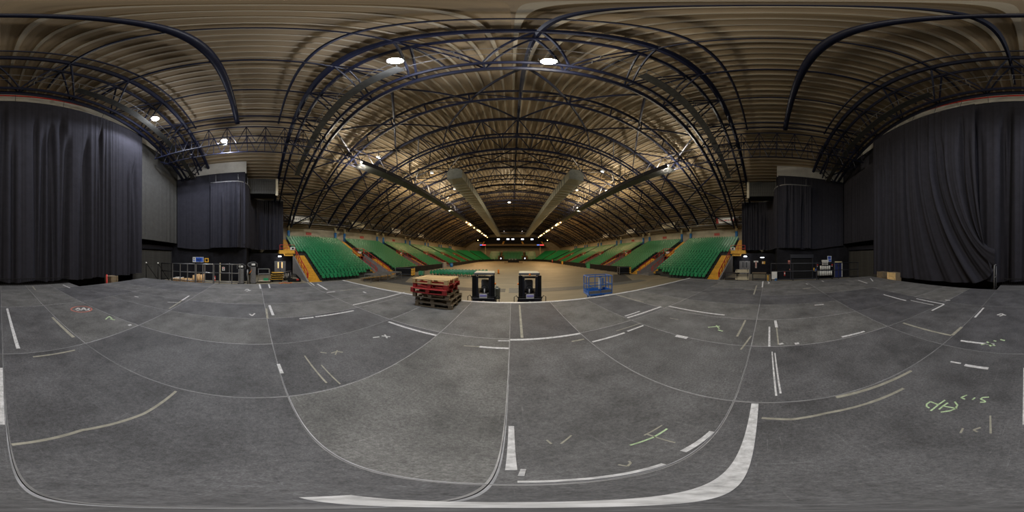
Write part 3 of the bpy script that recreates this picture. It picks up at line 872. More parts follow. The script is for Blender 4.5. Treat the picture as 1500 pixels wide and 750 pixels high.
rest = MB()
UP = [(5.6, 16.2)]+[(18.0+11.7*i, 27.9+11.7*i) for i in range(5)]
LO = [(7.3, 15.7)]+[(20.3+11.7*i, 27.4+11.7*i) for i in range(5)]
def rest_seat(x, y, z, rz):
    c, s_ = math.cos(rz), math.sin(rz)
    seat_mb(rest, lambda p: (x+p[0]*c-p[1]*s_, y+p[0]*s_+p[1]*c, z+p[2]))
for s in (-1, 1):
    rz = PI/2 if s < 0 else -PI/2
    n_ = SIDE[s]
    for bi in range(6):
        st = thing('seating_terrace', f'{ORD[bi]} stepped {n_} seating terrace from the stage', 'terrace', (XC, 0, 0), kind='structure')
        for i in range(NR):
            y0, y1 = LO[bi] if i < MID else UP[bi]
            if bi == 0 and i < 2: y1 = (12.6, 14.3)[i]
            xa, xb = s*(row_x(i)-.36), s*(row_x(i)+.27)
            obj('tread', MB().box(min(xa,xb), max(xa,xb), y0-.05, y1+.05, max(-.0, RZ*i-.4), RZ*i+.02), 'tread', st)
            n = int((y1-y0)/.5)
            for q in range(n):
                y = y0+(y1-y0)*(q+.5)/n
                x = XC+s*(row_x(i)+.05); z = RZ*i+.02
                if bi == 0 and i < 9:
                    o = link('stadium_seat', seat_me, None, (x, y, z), (0, 0, rz))
                    tag(o, f'green tip-up seat, {ORD[q]} from the yellow stairs, {ORD[i]} row of nearest {n_} block', 'seat', f'green tip-up seats of the nearest {n_} block')
                else:
                    rest_seat(x, y, z, rz)
        # back closing wall of the terrace
        obj('terrace_back', MB().box(*sorted((s*(row_x(20)+.27), s*(row_x(20)+.5))), UP[bi][0], UP[bi][1], 5.2, 6.45), 'col_blue', st)

def stairs(label, s, y0, y1, i0, i1, half=True):
    t = thing('aisle_stairs', label, 'stairs', (XC, 0, 0), group='yellow aisle stairs')
    for i in range(i0, i1):
        for h in (0, 1):
            xa = row_x(i)-.36+.31*h; z = RZ*i+.02+RZ/2*(h-1)
            xs = sorted((s*xa, s*(xa+.31)))
            obj('step', MB().box(xs[0], xs[1], y0, y1, max(0, z-.22), max(.05, z+.02)), 'yellow', t)
    return t
def sloped_rail(label, s, y, i0, i1, h=1.0, post_every=2, flat_to=None, hook=True):
    t = thing('handrail', label, 'handrail', (XC, y, 0), group='red handrails of the stands')
    P = lambda i, dz: (s*row_x(i), 0, RZ*i+dz)
    top = [P(i, h) for i in (i0, (i0+i1)/2, i1)]
    if hook: top = [(top[0][0]-s*.25, 0, top[0][2]-.75), (top[0][0]-s*.32, 0, top[0][2]-.25)]+top
    obj('top_rail', MB().tube(top, .06, 6), 'red_rail', t)
    obj('mid_rail', MB().tube([P(i0, h*.5), P(i1, h*.5)], .035, 6), 'red_rail', t)
    i = i0
    while i <= i1+.01:
        strut('post', P(i, 0), P(i, h), .05, 'red_rail', t); i += post_every
    return t
def cross_rail(label, x, y0, y1, z, h=1.0):
    t = thing('handrail', label, 'handrail', (x, 0, z), group='red handrails of the stands')
    for q in (.5, 1): obj('rail', MB().tube([(0,y0,h*q),(0,y1,h*q)], .04, 6), 'red_rail', t)
    n = max(2, int((y1-y0)/1.1)+1)
    for k in range(n): strut('post', (0,y0+(y1-y0)*k/(n-1),0), (0,y0+(y1-y0)*k/(n-1),h), .04, 'red_rail', t)
    return t
for s in (-1, 1):
    n_ = SIDE[s]
    X = lambda a: XC+s*a
    # ---- end of the first block beside the stage: stairs, landing over a doorway
    stairs(f'yellow lower stairs at the stage end of the {n_} seats', s, 5.75, 7.2, 0, MID)
    stairs(f'yellow upper stairs at the stage end of the {n_} seats', s, 4.2, 5.5, MID, NR)
    ld = thing('landing', f'yellow landing above the dark doorway at the {n_} stage corner', 'landing', (XC, 0, 0))
    zl = RZ*MID
    obj('landing_slab', MB().box(*sorted((s*(row_x(MID)-.36), s*(row_x(MID)+1.2))), 3.4, 5.7, zl+.1, zl+.35), 'yellow', ld)
    obj('landing_fascia', MB().box(*sorted((s*(row_x(MID)-.42), s*(row_x(MID)-.36))), 3.4, 5.75, zl, zl+.5), 'yellow', ld)
    obj('stair_wall', MB().box(*sorted((s*(row_x(MID)+1.2), s*(row_x(NR)))), 4.0, 4.2, zl+.35, zl+3.3), 'yellow', ld)
    boxo('block_sign', (.06, .75, .42), 'white', ld, (s*(row_x(MID)-.48), 5.4, zl+.55))
    boxo('sign_figure', (.02, .3, .22), 'black', ld, (s*(row_x(MID)-.52), 5.4, zl+.65))
    cross_rail(f'red rail along the {n_} landing edge', X(row_x(MID)-.3), 3.5, 5.7, zl+.35, .95)
    sloped_rail(f'red handrail beside the stage-end stairs of the {n_} seats', s, 5.72, .6, MID-.4)
    obj_ = obj('stair_side_wall', MB().prism([(s*row_x(0)-s*.3, 0), (s*row_x(MID), 0), (s*row_x(MID), zl-.25), (s*row_x(0)-s*.3, .12)], 5.5, 5.7, 'y'), 'concrete', ld)
    # room under the landing
    dw = struct('wall_'+n_+'_doorway', MB().box(*sorted((X(25.4), X(25.7))), -1.1, 5.5, 0, zl+.08), 'black_wall', f'dark grey wall with a doorway under the {n_} landing')
    d = thing('door_%d' % (1 if s < 0 else 2), f'dark double door with lit glass slots under the {n_} landing', 'door', (X(25.38), 3.7, 0), kind='structure')
    boxo('door_leaf', (.05, .85, 2.1), 'grey_metal', d, (-s*.03, -.45, 0)); boxo('door_leaf', (.05, .85, 2.1), 'grey_metal', d, (-s*.03, .45, 0))
    for yy in (-.3, .3): boxo('door_glass', (.02, .12, .9), 'door_glow' if s < 0 else 'glass', d, (-s*.07, yy, 1.05))
    lt = thing('bulkhead_light', f'small lit oval lamp over the {n_} doorway', 'lamp', (X(25.2), 3.6, 2.75))
    obj('lamp_base', MB().bbox(-.08, .08, -.3, .3, 0, .16, .03), 'grey_metal', lt); obj('lamp_cover', MB().bbox(-s*.08-.03, -s*.08+.03, -.24, .24, .02, .14, .02), 'tube_light', lt)
    pl = bpy.data.lights.new('lamp', 'POINT'); pl.energy = 25; pl.shadow_soft_size = .1; po = bpy.data.objects.new('lamp_glow', pl); COL.objects.link(po); po.parent = lt; po.location = (-s*.3, 0, 0)
    # ---- junctions with vomitories
    for j in range(5):
        a, b = UP[j][1], UP[j+1][0]
        la, lb = LO[j][1], LO[j+1][0]
        w = ORD[j]
        stairs(f'yellow upper aisle stairs in the {w} gap between {n_} seat blocks', s, a+.15, b-.25, MID, NR)
        stairs(f'wide yellow lower stairs in the {w} gap between {n_} seat blocks', s, lb-1.75, lb-.1, 0, MID-2)
        stairs(f'narrow yellow kerb steps in the {w} gap between {n_} seat blocks', s, la+.05, la+.45, 2, MID)
        v = thing('vomitory', f'grey-walled exit ramp in the {w} gap between {n_} seat blocks', 'exit ramp', (XC, 0, 0), kind='structure')
        y0, y1 = la+.5, lb-1.8
        obj('ramp_floor', MB().prism([(s*(row_x(0)-.3), 0), (s*row_x(MID+1), 0), (s*row_x(MID+1), .5), (s*(row_x(0)-.3), .05)], y0, y1, 'y'), 'concrete', v)
        for yy in (y0-.06, y1):
            obj('ramp_wall', MB().prism([(s*(row_x(0)-.3), 0), (s*row_x(MID), 0), (s*row_x(MID), RZ*MID+.2), (s*(row_x(0)+.3), .55), (s*(row_x(0)-.3), .5)], yy, yy+.06, 'y'), 'concrete', v)
        obj('exit_door', MB().box(*sorted((s*(row_x(MID)+.3), s*(row_x(MID)+.36))), y0, y1, 0, RZ*MID-.2), 'black', v)
        boxo('exit_lintel', (.3, y1-y0, .45), 'yellow', v, (s*(row_x(MID)-.2), (y0+y1)/2, RZ*MID-.42))
        boxo('exit_sign', (.04, .8, .35), 'white', v, (s*(row_x(MID)-.5), (y0+y1)/2, RZ*MID+.1))
        sloped_rail(f'red handrail on the near side of the {w} {n_} exit ramp', s, y0-.03, 1.2, MID, 1.0, 2)
        sloped_rail(f'red handrail on the far side of the {w} {n_} exit ramp', s, y1+.03, .6, MID, 1.0, 2)
        cross_rail(f'red rail over the mouth of the {w} {n_} exit ramp', X(row_x(MID)-.1), y0, y1, RZ*MID+.02, 1.0)
# corners and far end
for s in (-1, 1):
    A0, A1 = Vector((17.7, 77.5)), Vector((11.5, 91.5))
    dv = (A1-A0); L0 = dv.length; dv.normalize(); nv = Vector((-dv.y, dv.x))
    if nv.x < 0: nv = -nv
    nv = Vector((abs(dv.y), abs(dv.x)))
    st = thing('seating_terrace', f'angled far corner seating terrace on the {SIDE[s]}', 'terrace', (XC, 0, 0), kind='structure')
    for i in range(18):
        a = A0+nv*(RX*i)-dv*(.2*i); b = A1+nv*(RX*i)+dv*(.25*i)
        L = (b-a).length; n = int(L/.52)
        e = nv*.62; z = RZ*i+.3
        q = [(s*a.x, a.y), (s*b.x, b.y), (s*(b+e).x, (b+e).y), (s*(a+e).x, (a+e).y)]
        obj('tread', MB().prism([(x, y) for x, y in (q if s > 0 else q[::-1])], max(0, z-.4), z, 'z'), 'tread', st)
        ang = math.atan2(nv.y, s*nv.x)-PI/2
        for k in range(n):
            if abs(k-n*.45) < 1.2: continue
            p = a+(b-a)*((k+.5)/n)+nv*.4
            rest_seat(XC+s*p.x, p.y, z, ang)
    t = thing('aisle_stairs', f'yellow stairs up the angled far corner stand on the {SIDE[s]}', 'stairs', (XC, 0, 0), group='yellow aisle stairs')
    for i in range(18):
        p = A0+(A1-A0)*.45+nv*(RX*i+.3)
        boxo('step', (1.1, .6, .2), 'yellow', t, (s*p.x, p.y, RZ*i+.3), (0, 0, math.atan2(nv.y, s*nv.x)-PI/2))
st = thing('seating_terrace', 'far end seating terrace under the balcony', 'terrace', (XC, 0, 0), kind='structure')
for i in range(13):
    y = 93+.72*i; z = .35+.40*i
    obj('tread', MB().box(-14, 14, y, y+.74, max(0, z-.5), z), 'tread', st)
    for k in range(54):
        x = -13.75+.52*k
        if abs(abs(x)-6.9) < (1.9 if i < 6 else .7): continue
        rest_seat(XC+x, y+.45, z, 0)
for s in (-1, 1):
    for x, i0, i1 in ((5.5, 0, 7), (8.3, 0, 7), (6.9, 6, 13)):
        t = thing('aisle_stairs', f'yellow far end stairs, {"upper" if i0 else ("inner" if x < 6 else "outer")} flight {SIDE[s]} of centre', 'stairs', (XC+s*x, 93, .2), group='yellow aisle stairs')
        for i in range(i0, i1):
            boxo('step', (.85, .7, .2), 'yellow', t, (0, .35+.72*i, .4*i))
    t = thing('exit_door', f'dark far end exit with a lit pane {SIDE[s]} of centre', 'doorway', (XC+s*6.9, 93.6, 0))
    boxo('door_frame', (1.7, .3, 2.5), 'black', t, (0, 0, 0)); boxo('door_pane', (.5, .03, .7), 'lit_window', t, (0, -.17, 1.2))
o = obj('seat_rows', rest, ['seat','seat_mount'])
tag(o, 'rows of green plastic tip-up seats filling the upper and farther stands', 'seats', kind='stuff')
# balcony
bal = thing('balcony', 'dark upper balcony with yellow stairs at the far end', 'balcony', (XC, 97, 0))
obj('balcony_deck', MB().box(-19.8, 20, 0, 9, 8.6, 9.2), 'black_wall', bal)
obj('balcony_front', MB().box(-19.8, 20, -.2, 0, 9.0, 10.0), 'wood_brown', bal)
for i in range(6):
    obj('balcony_row', MB().box(-19.5, 19.7, .8+1.0*i, 1.8+1.0*i, 9.2, 9.6+.5*i), 'black', bal)
    for xx in (-18.9, -6.3, 6.5, 19.1): boxo('stair_flight', (1.0, 1.0, .5), 'yellow', bal, (xx+i*.12*(1 if xx < 0 else -1), 1.2+1.0*i, 9.15+.5*i))
obj('box_row_wall', MB().box(-21.5, 21.7, 7.2, 7.4, 12.0, 15.0), 'black', bal)
for i in range(13):
    boxo('box_window', (1.7, .05, .8), 'lit_window' if i in (3, 5, 6, 8, 10) else 'glass', bal, (-18.6+3.1*i, 7.15, 13.3))
    boxo('box_mullion', (.25, .2, 1.6), 'black', bal, (-17.1+3.1*i, 7.1, 12.9))
for s in (-1, 1):
    boxo('led_panel', (2.4, .06, .5), 'led_red', bal, (s*17.4, -.25, 9.3)); boxo('led_panel', (1.6, .06, .5), 'led_blue', bal, (s*19.0*1-s*.0, -.25, 9.3) if s < 0 else (15.2, -.25, 9.3))
    boxo('side_box', (3.2, 2, 1.5), 'black', bal, (s*21.6, 5.5, 12.2)); boxo('box_lamp', (.4, .05, .25), 'bulb_amber', bal, (s*21.9, 4.45, 12.8))
    strut('balcony_post', (s*16.5, .4, 3.0), (s*16.5, .4, 8.7), .16, 'col_cream', bal, 8)
cb = thing('cross_beam', 'brown cross beam under the roof before the far balcony', 'beam', (XC, 91, 0))
obj('beam_body', MB().box(-15.5, 15.5, 0, .5, 15.7, 16.3), 'wood_brown', cb); obj('beam_underside', MB().box(-15.5, 15.5, .1, .4, 15.2, 15.7), 'steel_dark', cb)
sb = thing('scoreboard', 'grey scoreboard hung high at the far end', 'scoreboard', (-.2, 90.5, 17.0))
obj('board', MB().bbox(-3.2, 3.2, 0, .3, 0, .9, .05), 'grey_metal', sb)
for i in range(8): boxo('board_cell', (.62, .04, .5), 'concrete', sb, (-2.7+.77*i, -.02, .2))
for x in (-2.8, 2.8): strut('board_hanger', (x, .15, .9), (x, .15, 1.0), .04, 'steel', sb)
for x in (-4.3, 5.6):
    t = thing('spot_lamp', f'small white lamp hung {"left" if x < 0 else "right"} of the far scoreboard', 'lamp', (x, 90, 16.6))
    obj('lamp_shade', MB().tube([(0,0,.1),(0,0,.45)], .22, 8), 'grey_metal', t); obj('lamp_bulb', MB().tube([(0,0,0),(0,0,.12)], .26, 8), 'tube_light', t)
# dark barriers in front of the stands
def barrier_line(p, q, label_fn, skip=()):
    p, q = Vector(p), Vector(q); L = (q-p).length; n = max(1, int(L/2.45)); d = (q-p)/n
    for i in range(n):
        if i in skip: continue
        c = p+d*(i+.5)
        t = thing('barrier_panel', label_fn(i), 'barrier', (c.x, c.y, 0), math.atan2(d.y, d.x), 'black crowd barriers round the arena floor')
        l = d.length
        boxo('panel_board', (l-.03, .06, .98), 'black', t, (0, 0, .08)); boxo('panel_cap', (l-.03, .1, .05), 'steel_dark', t, (0, 0, 1.06))
        for xx in (-l*.4, l*.4): boxo('panel_foot', (.08, .4, .08), 'grey_metal', t, (xx, 0, 0))
for s in (-1, 1):
    n_ = SIDE[s]
    barrier_line((XC+s*16.7, 20.6), (XC+s*16.7, 78), lambda i: f'black barrier before the {n_} seats, {ORD[i]} from the stage', skip=(6, 7) if s < 0 else (5, 13))
    barrier_line((XC+s*16.7, 78), (XC+s*10.6, 91.9), lambda i: f'black barrier at the angled far {n_} corner, {ORD[i]} from the stage')
barrier_line((XC-10.5, 92.2), (XC+10.5, 92.2), lambda i: f'black barrier across the far end, {ORD[i]} from the left')
# signs on the side walls and hanging banners
for s in (-1, 1):
    for j, y in enumerate((10.4, 23.6, 35)):
        t = thing('block_sign', f'{ORD[j]} small red block sign on the wall above the {SIDE[s]} seats', 'sign', (XC+s*31.57, y, 7.15))
        boxo('sign_plate', (.05, 1.15, .5), 'red', t, (0, 0, 0)); 
        for q in range(3): boxo('sign_letter', (.02, .18, .16), 'chalk_red', t, (-s*.035, -.3+.3*q, .17))
    for j, y in enumerate((7.7, 20.0, 32.0, 44.0)):
        t = thing('hanging_banner', f'{ORD[j]} pale sponsor banner hung on the {SIDE[s]} eaves girder', 'banner', (XC+s*28.0, y, 8.95))
        boxo('banner_board', (.05, 3.3, 1.0), 'white' if j != 1 else 'beige', t, (0, 0, 0))
        c = 'red' if (s > 0 and j == 0) else 'grey_metal'
        rr = random.Random(5*j+s)
        for q in range(7):
            hgt = rr.uniform(.16, .36)
            boxo('banner_mark', (.014, rr.uniform(.12, .24), round(hgt, 2)), c, t, (-s*.03, -1.0+.32*q, .5-hgt/2))
        if c == 'red':
            obj('banner_corner', MB().prism([(1.15, .0), (1.65, .0), (1.65, 1.0), (1.35, 1.0)], -s*.03-.006, -s*.03+.006, 'x'), 'red', t)
            obj('banner_corner', MB().prism([(-1.65, .0), (-1.3, .0), (-1.65, .9)], -s*.03-.006, -s*.03+.006, 'x'), 'red', t)

# ================================================================ THINGS ON AND AROUND THE STAGE
# ---- pallets
def pallet(label, x, y, z, rz, m, w=1.2, l=1.0, gap=True):
    t = thing('pallet', label, 'pallet', (x, y, z), rz, 'stacked pallets on the deck')
    nb = 6 if gap else 7
    bw = l/nb*(.52 if gap else .88)
    for k in range(3): boxo('bottom_board', (w, .1, .02), m, t, (0, -l/2+.05+k*(l-.1)/2, 0))
    for a in range(3):
        for c in range(3):
            boxo('block', (.13, .1, .085), m, t, ((-w/2+.065)+a*(w-.13)/2, -l/2+.05+c*(l-.1)/2, .02))
    for a in range(3): boxo('stringer', (.12, l, .02), m, t, ((-w/2+.065)+a*(w-.13)/2, 0, .105))
    for k in range(nb): boxo('top_board', (w, bw, .022), m, t, (0, -l/2+bw/2+k*(l-bw)/(nb-1), .125))
    return t
px, py = -2.30, 4.82
H = .1475
for i, (m, dx, dy, rz, lab) in enumerate([
        ('wood_brown', .0, .0, .06, 'bottom weathered brown pallet of the stack'), ('wood_brown', -.02, .05, .0, 'second weathered brown pallet from the bottom of the stack'),
        ('wood_brown', -.08, -.02, .04, 'third weathered brown pallet, just under the red ones'), ('wood_red', -.14, -.05, .02, 'lower of two red painted pallets in the stack'),
        ('wood_red', -.10, .03, -.02, 'upper of two red painted pallets in the stack'), ('wood_tan', -.12, .02, .03, 'light tan slatted pallet on top of the stack')]):
    pallet(lab, px+dx, py+dy, DECK+.0035+H*i, rz, m, 1.22, 1.08)

# ---- forklifts
def forklift(label, x, y, rz, side_tank):
    t = thing('forklift', label, 'forklift', (x, y, 0), rz, 'forklifts parked before the stage')
    def cyl(p, q, r, n=16): return MB().tube([p, q], r, n)
    body = MB().prism([(-.35,.25),(.95,.25),(1.35,.35),(1.45,.6),(1.4,1.05),(1.1,1.12),(.5,1.02),(.45,.62),(-.25,.55)], -.48, .48, 'x')
    obj('chassis', body, 'black', t)
    obj('counterweight', MB().bbox(-.52, .52, 1.0, 1.5, .35, 1.0, .08), 'grey_metal', t)
    for sx in (-1, 1):
        for yy, r in ((-.2, .3), (1.05, .24)):
            w = obj('wheel', cyl((sx*.42, yy, r), (sx*.60, yy, r), r), 'rubber', t)
            obj('wheel_hub', cyl((sx*.595, yy, r), (sx*.615, yy, r), r*.5, 10), 'grey_metal', w)
        obj('mast_rail', MB().box(sx*.42-.085, sx*.42+.085, -.62, -.47, .08, 2.02), 'black', t)
        obj('inner_mast_rail', MB().box(sx*.285-.05, sx*.285+.05, -.6, -.5, .1, 1.98), 'steel_dark', t)
        obj('front_post', MB().tube([(sx*.46,-.3,.6),(sx*.46,-.12,1.4),(sx*.44,.12,2.03)], .04, 6), 'black', t)
        obj('rear_post', MB().tube([(sx*.46,1.15,1.0),(sx*.46,1.1,1.6),(sx*.44,.95,2.03)], .045, 6), 'black', t)
        obj('tilt_cylinder', cyl((sx*.25,-.5,.75), (sx*.3,.1,.55), .04, 8), 'alu', t)
        obj('fork_tine', MB().prism([(-.70,.06),(-.66,.06),(-.66,.68),(-.70,.68)], sx*.26-.05, sx*.26+.05, 'x').prism([(-1.7,.06),(-.66,.06),(-.66,.1),(-1.7,.075)], sx*.26-.05, sx*.26+.05, 'x'), 'steel_dark', t)
        obj('indicator_lamp', cyl((sx*.53,-.02,1.56), (sx*.53,-.09,1.56), .045, 10), 'orange', t)
        obj('headlamp', cyl((sx*.40,.0,1.9), (sx*.40,-.1,1.9), .06, 10), 'alu', t)
        obj('hose_loop', MB().tube([(sx*.5,-.6,.95),(sx*.6,-.62,1.12),(sx*.7,-.62,1.05),(sx*.7,-.6,.6)], .018, 6), 'rubber', t)
    for z in (.35, .95, 1.9): boxo('mast_crossbar', (.82, .06, .09), 'black', t, (0, -.5, z))
    boxo('carriage_plate', (.98, .05, .12), 'steel_dark', t, (0, -.66, .25)); boxo('carriage_plate', (.98, .05, .12), 'steel_dark', t, (0, -.66, .88))
    obj('load_guard', MB().tube([(-.52,-.66,.3),(-.52,-.66,1.06),(.52,-.66,1.06),(.52,-.66,.3)], .022, 6), 'black', t)
    obj('lift_cylinder', cyl((0,-.52,.2), (0,-.52,1.1), .05, 10), 'alu', t)
    roof = obj('overhead_guard', MB().bbox(-.5, .5, .08, 1.05, 2.03, 2.09, .02), 'beige', t)
    for k in range(5): boxo('guard_bar', (.03, .9, .03), 'black', roof, (-.36+.18*k, .56, 2.0))
    boxo('roof_edge', (1.02, .05, .1), 'grey_metal', t, (0, .08, 1.98))
    obj('seat_base', MB().bbox(-.24, .24, .45, .95, 1.0, 1.14, .04), 'black', t)
    obj('seat_back', MB().bbox(-.23, .23, .88, 1.02, 1.14, 1.62, .05), 'grey_metal', t)
    sw_ = obj('steering_wheel', MB().tube([(.17*math.cos(a*PI/8), .12+.06*math.sin(a*PI/8), 1.28+.16*math.sin(a*PI/8)) for a in range(17)], .018, 6), 'black', t)
    obj('steering_column', cyl((0,-.02,.7), (0,.12,1.28), .04, 8), 'grey_metal', sw_)
    obj('dashboard', MB().prism([(-.35,.55),(-.1,.55),(-.02,1.1),(-.2,1.12)], -.4, .4, 'x'), 'steel_dark', t)
    pl = boxo('number_plate', (.34, .02, .2), 'white', t, (.0, -.70, 1.0))
    boxo('plate_band', (.3, .01, .09), 'purple', pl, (0, -.012, .08))
    if side_tank:
        tk = obj('gas_bottle', MB().tube([(.62,.2,.75),(.62,.2,.8),(.62,.2,1.25),(.62,.2,1.32)], .15, 14), 'galv', t)
        obj('bottle_collar', cyl((.62,.2,1.31), (.62,.2,1.4), .07, 10), 'galv', tk)
    else:
        obj('roof_beacon', cyl((.02,.06,2.0), (.02,-.0,2.0), .05, 10), 'orange', t)
    return t
forklift('left black forklift below the stage edge, with grey gas bottle', -1.33, 7.75, .10, True)
forklift('right black forklift below the stage edge, with clear view through its mast', .83, 7.75, -.06, False)

# ---- scissor lift basket
sl = thing('scissor_lift', 'blue scissor lift with railed basket beyond the stage edge', 'scissor lift', (4.85, 8.35, 0), -.12)
obj('chassis', MB().bbox(-.38, .38, -.85, .85, .16, .42, .03), 'blue', sl)
for sx in (-1, 1):
    for yy in (-.6, .6): obj('wheel', MB().tube([(sx*.3,yy,.16),(sx*.42,yy,.16)], .16, 14), 'rubber', sl)
    for k in range(2):
        strut('scissor_arm', (sx*.3, -.75, .44+.1*k), (sx*.3, .75, .52+.1*k), .03, 'blue', sl); strut('scissor_arm', (sx*.26, .75, .44+.1*k), (sx*.26, -.75, .52+.1*k), .03, 'blue', sl)
obj('platform', MB().bbox(-.75, .75, -.45, .45, .66, .74, .015), 'blue', sl)
Wb, Db = .72, .43
zb, zt = .74, 1.74
cor = [(-Wb,-Db),(Wb,-Db),(Wb,Db),(-Wb,Db)]
for i in range(4):
    a, b = cor[i], cor[(i+1) % 4]
    strut('basket_post', (a[0],a[1],zb), (a[0],a[1],zt), .028, 'blue', sl, 8)
    strut('top_rail', (a[0],a[1],zt), (b[0],b[1],zt), .026, 'blue', sl, 8)
    strut('mid_rail', (a[0],a[1],(zb+zt)/2), (b[0],b[1],(zb+zt)/2), .02, 'blue', sl, 8)
    m_ = ((a[0]+b[0])/2, (a[1]+b[1])/2)
    strut('basket_post', (m_[0],m_[1],zb), (m_[0],m_[1],zt), .024, 'blue', sl, 8)
    d = Vector((b[0]-a[0], b[1]-a[1]))
    boxo('toe_board', (d.length, .02, .18), 'alu' if i == 0 else 'blue', sl, (m_[0], m_[1], zb), (0, 0, math.atan2(d.y, d.x)))
strut('gate_brace', (-Wb, -Db, (zb+zt)/2), (0, -Db, zb+.15), .022, 'blue', sl, 8)
boxo('control_box', (.12, .2, .6), 'black', sl, (.3, .3, 1.02)); boxo('control_panel', (.24, .05, .66), 'white', sl, (.0, -.36, 1.0)); boxo('document_box', (.14, .14, .5), 'blue', sl, (.42, .3, 1.05))

# ---- loose rows of floor seats
for r in range(4):
    for q in range(15):
        x0, y0 = -11.3+.53*q, 20.9+.95*r+.06*q
        o = link('arena_chair', seat_me, None, (x0, y0, 0), (0, 0, .1+PI*0))
        tag(o, f'green chair on the arena floor, {ORD[q]} from the left in the {ORD[r]} loose row', 'chair', 'loose rows of green chairs on the arena floor')

# ---- flight cases and carts on the arena floor
def case(label, x, y, rz, w, d, h, m='black', end=None):
    t = thing('flight_case', label, 'flight case', (x, y, 0), rz)
    obj('case_body', MB().bbox(-w/2, w/2, -d/2, d/2, .14, h, .02), m, t)
    for sx in (-1, 1):
        for sy in (-1, 1):
            obj('castor', MB().tube([(sx*(w/2-.12), sy*(d/2-.12)-.03, .07), (sx*(w/2-.12), sy*(d/2-.12)+.03, .07)], .07, 10), 'rubber', t)
            boxo('corner_edge', (.04, .04, h-.16), 'alu', t, (sx*(w/2), sy*(d/2), .15))
    for z in (.3, h-.12): boxo('case_band', (w+.02, d+.02, .04), 'grey_metal', t, (0, 0, z))
    if end:
        for k in range(3): boxo('end_board', (.3, d+.04, .28), end, t, (w/2-.1, 0, .2+.34*k))
    return t
case('long black flight case with yellow end beside the left barrier', -14.3, 18.6, .3, 2.6, .9, 1.25, end='yellow')
case('black flight case with yellow end by the right barrier', 16.1, 19.6, -.25, 1.9, .9, 1.25, end='yellow')
case('green plastic tub case near the left barrier', -12.6, 20.3, .2, .7, .6, .7, 'green_box')
# mixing position far down the floor
t = thing('mixing_desk', 'black mixing position on a low riser far down the arena floor', 'mixing desk', (.6, 68, 0))
boxo('riser', (7.5, 3, .25), 'wood_brown', t, (0, 0, 0)); boxo('desk_top', (5.0, 1.2, .15), 'black', t, (0, 0, 1.1)); boxo('desk_front', (4.6, .1, .9), 'black', t, (0, -.5, .25))
for x in (-1.6, -.4, .9): obj('monitor', MB().bbox(x-.35, x+.35, -.1, .0, 1.25, 1.8, .02), 'grey_metal', t)
for x, lab in ((-7.4, 'blue litter bin at the left floor gap'), ):
    t = thing('litter_bin', lab, 'bin', (XC-15.9, 39.5, 0)); obj('bin_body', MB().tube([(0,0,0),(0,0,1.05)], .42, 10), 'col_blue', t); obj('bin_lid', MB().tube([(0,0,1.05),(0,0,1.15)], .46, 10), 'steel', t)
t = thing('gap_wall', 'pale concrete block filling the gap in the left barrier', 'block', (XC-16.7, 36.6, 0)); boxo('gap_block', (.5, 1.8, 1.3), 'concrete', t, (0, 0, 0)); boxo('gap_cap', (.56, 1.86, .06), 'beige', t, (0, 0, 1.3))
for y, m, lab in ((33.2, 'green_box', 'green gate panel in the right barrier'), (53.0, 'yellow', 'yellow gate panel in the right barrier')):
    t = thing('gate_panel', lab, 'gate', (XC+16.7, y+.8, 0)); boxo('gate_board', (.08, 1.8, 1.1), m, t, (0, 0, 0)); 
    for d in (-.95, .95): boxo('gate_post', (.12, .12, 1.25), 'steel_dark', t, (0, d, 0))
t = thing('warning_post', 'red and white warning post by the far right barrier', 'post', (XC+16.2, 66, 0)); obj('post_shaft', MB().tube([(0,0,0),(0,0,1.4)], .2, 8), 'red', t); obj('post_band', MB().tube([(0,0,.8),(0,0,1.0)], .215, 8), 'white', t)
t = thing('traffic_cone', 'small orange cone on the arena floor behind the forklifts', 'cone', (-2.2, 26.5, 0)); obj('cone_body', MB().tube([(0,0,.03),(0,0,.3),(0,0,.7)], .14, 10), 'orange', t); boxo('cone_base', (.4, .4, .04), 'black', t, (0, 0, 0))

# ---- folding staging platform by the left seats
t = thing('staging_platform', 'grey folding staging platform on legs before the nearest left seats', 'platform', (-13.4, 13.4, 0), -.05)
for k in range(4):
    boxo('platform_board', (1.25, 1.15, .09), 'grey_metal', t, (0, -1.8+1.2*k, .86))
for k in range(5):
    for sx in (-1, 1): strut('platform_leg', (sx*.58, -2.35+1.18*k, 0), (sx*.58, -2.35+1.18*k, .87), .028, 'grey_metal', t)
for sx in (-1, 1):
    obj('platform_rail', MB().tube([(sx*.58,-2.35,.14),(sx*.58,2.35,.14)], .025, 6), 'grey_metal', t)
    for k in range(4): strut('platform_brace', (sx*.58, -2.35+1.18*k, .14), (sx*.58, -1.17+1.18*k, .86), .016, 'grey_metal', t)
t = thing('bench_step', 'low yellow edged bench step behind the staging platform', 'step', (-14.9, 13.6, 0)); boxo('step_body', (.5, 4.6, .3), 'wood_brown', t, (0, 0, 0)); boxo('step_edge', (.06, 4.6, .06), 'yellow', t, (.24, 0, .3))

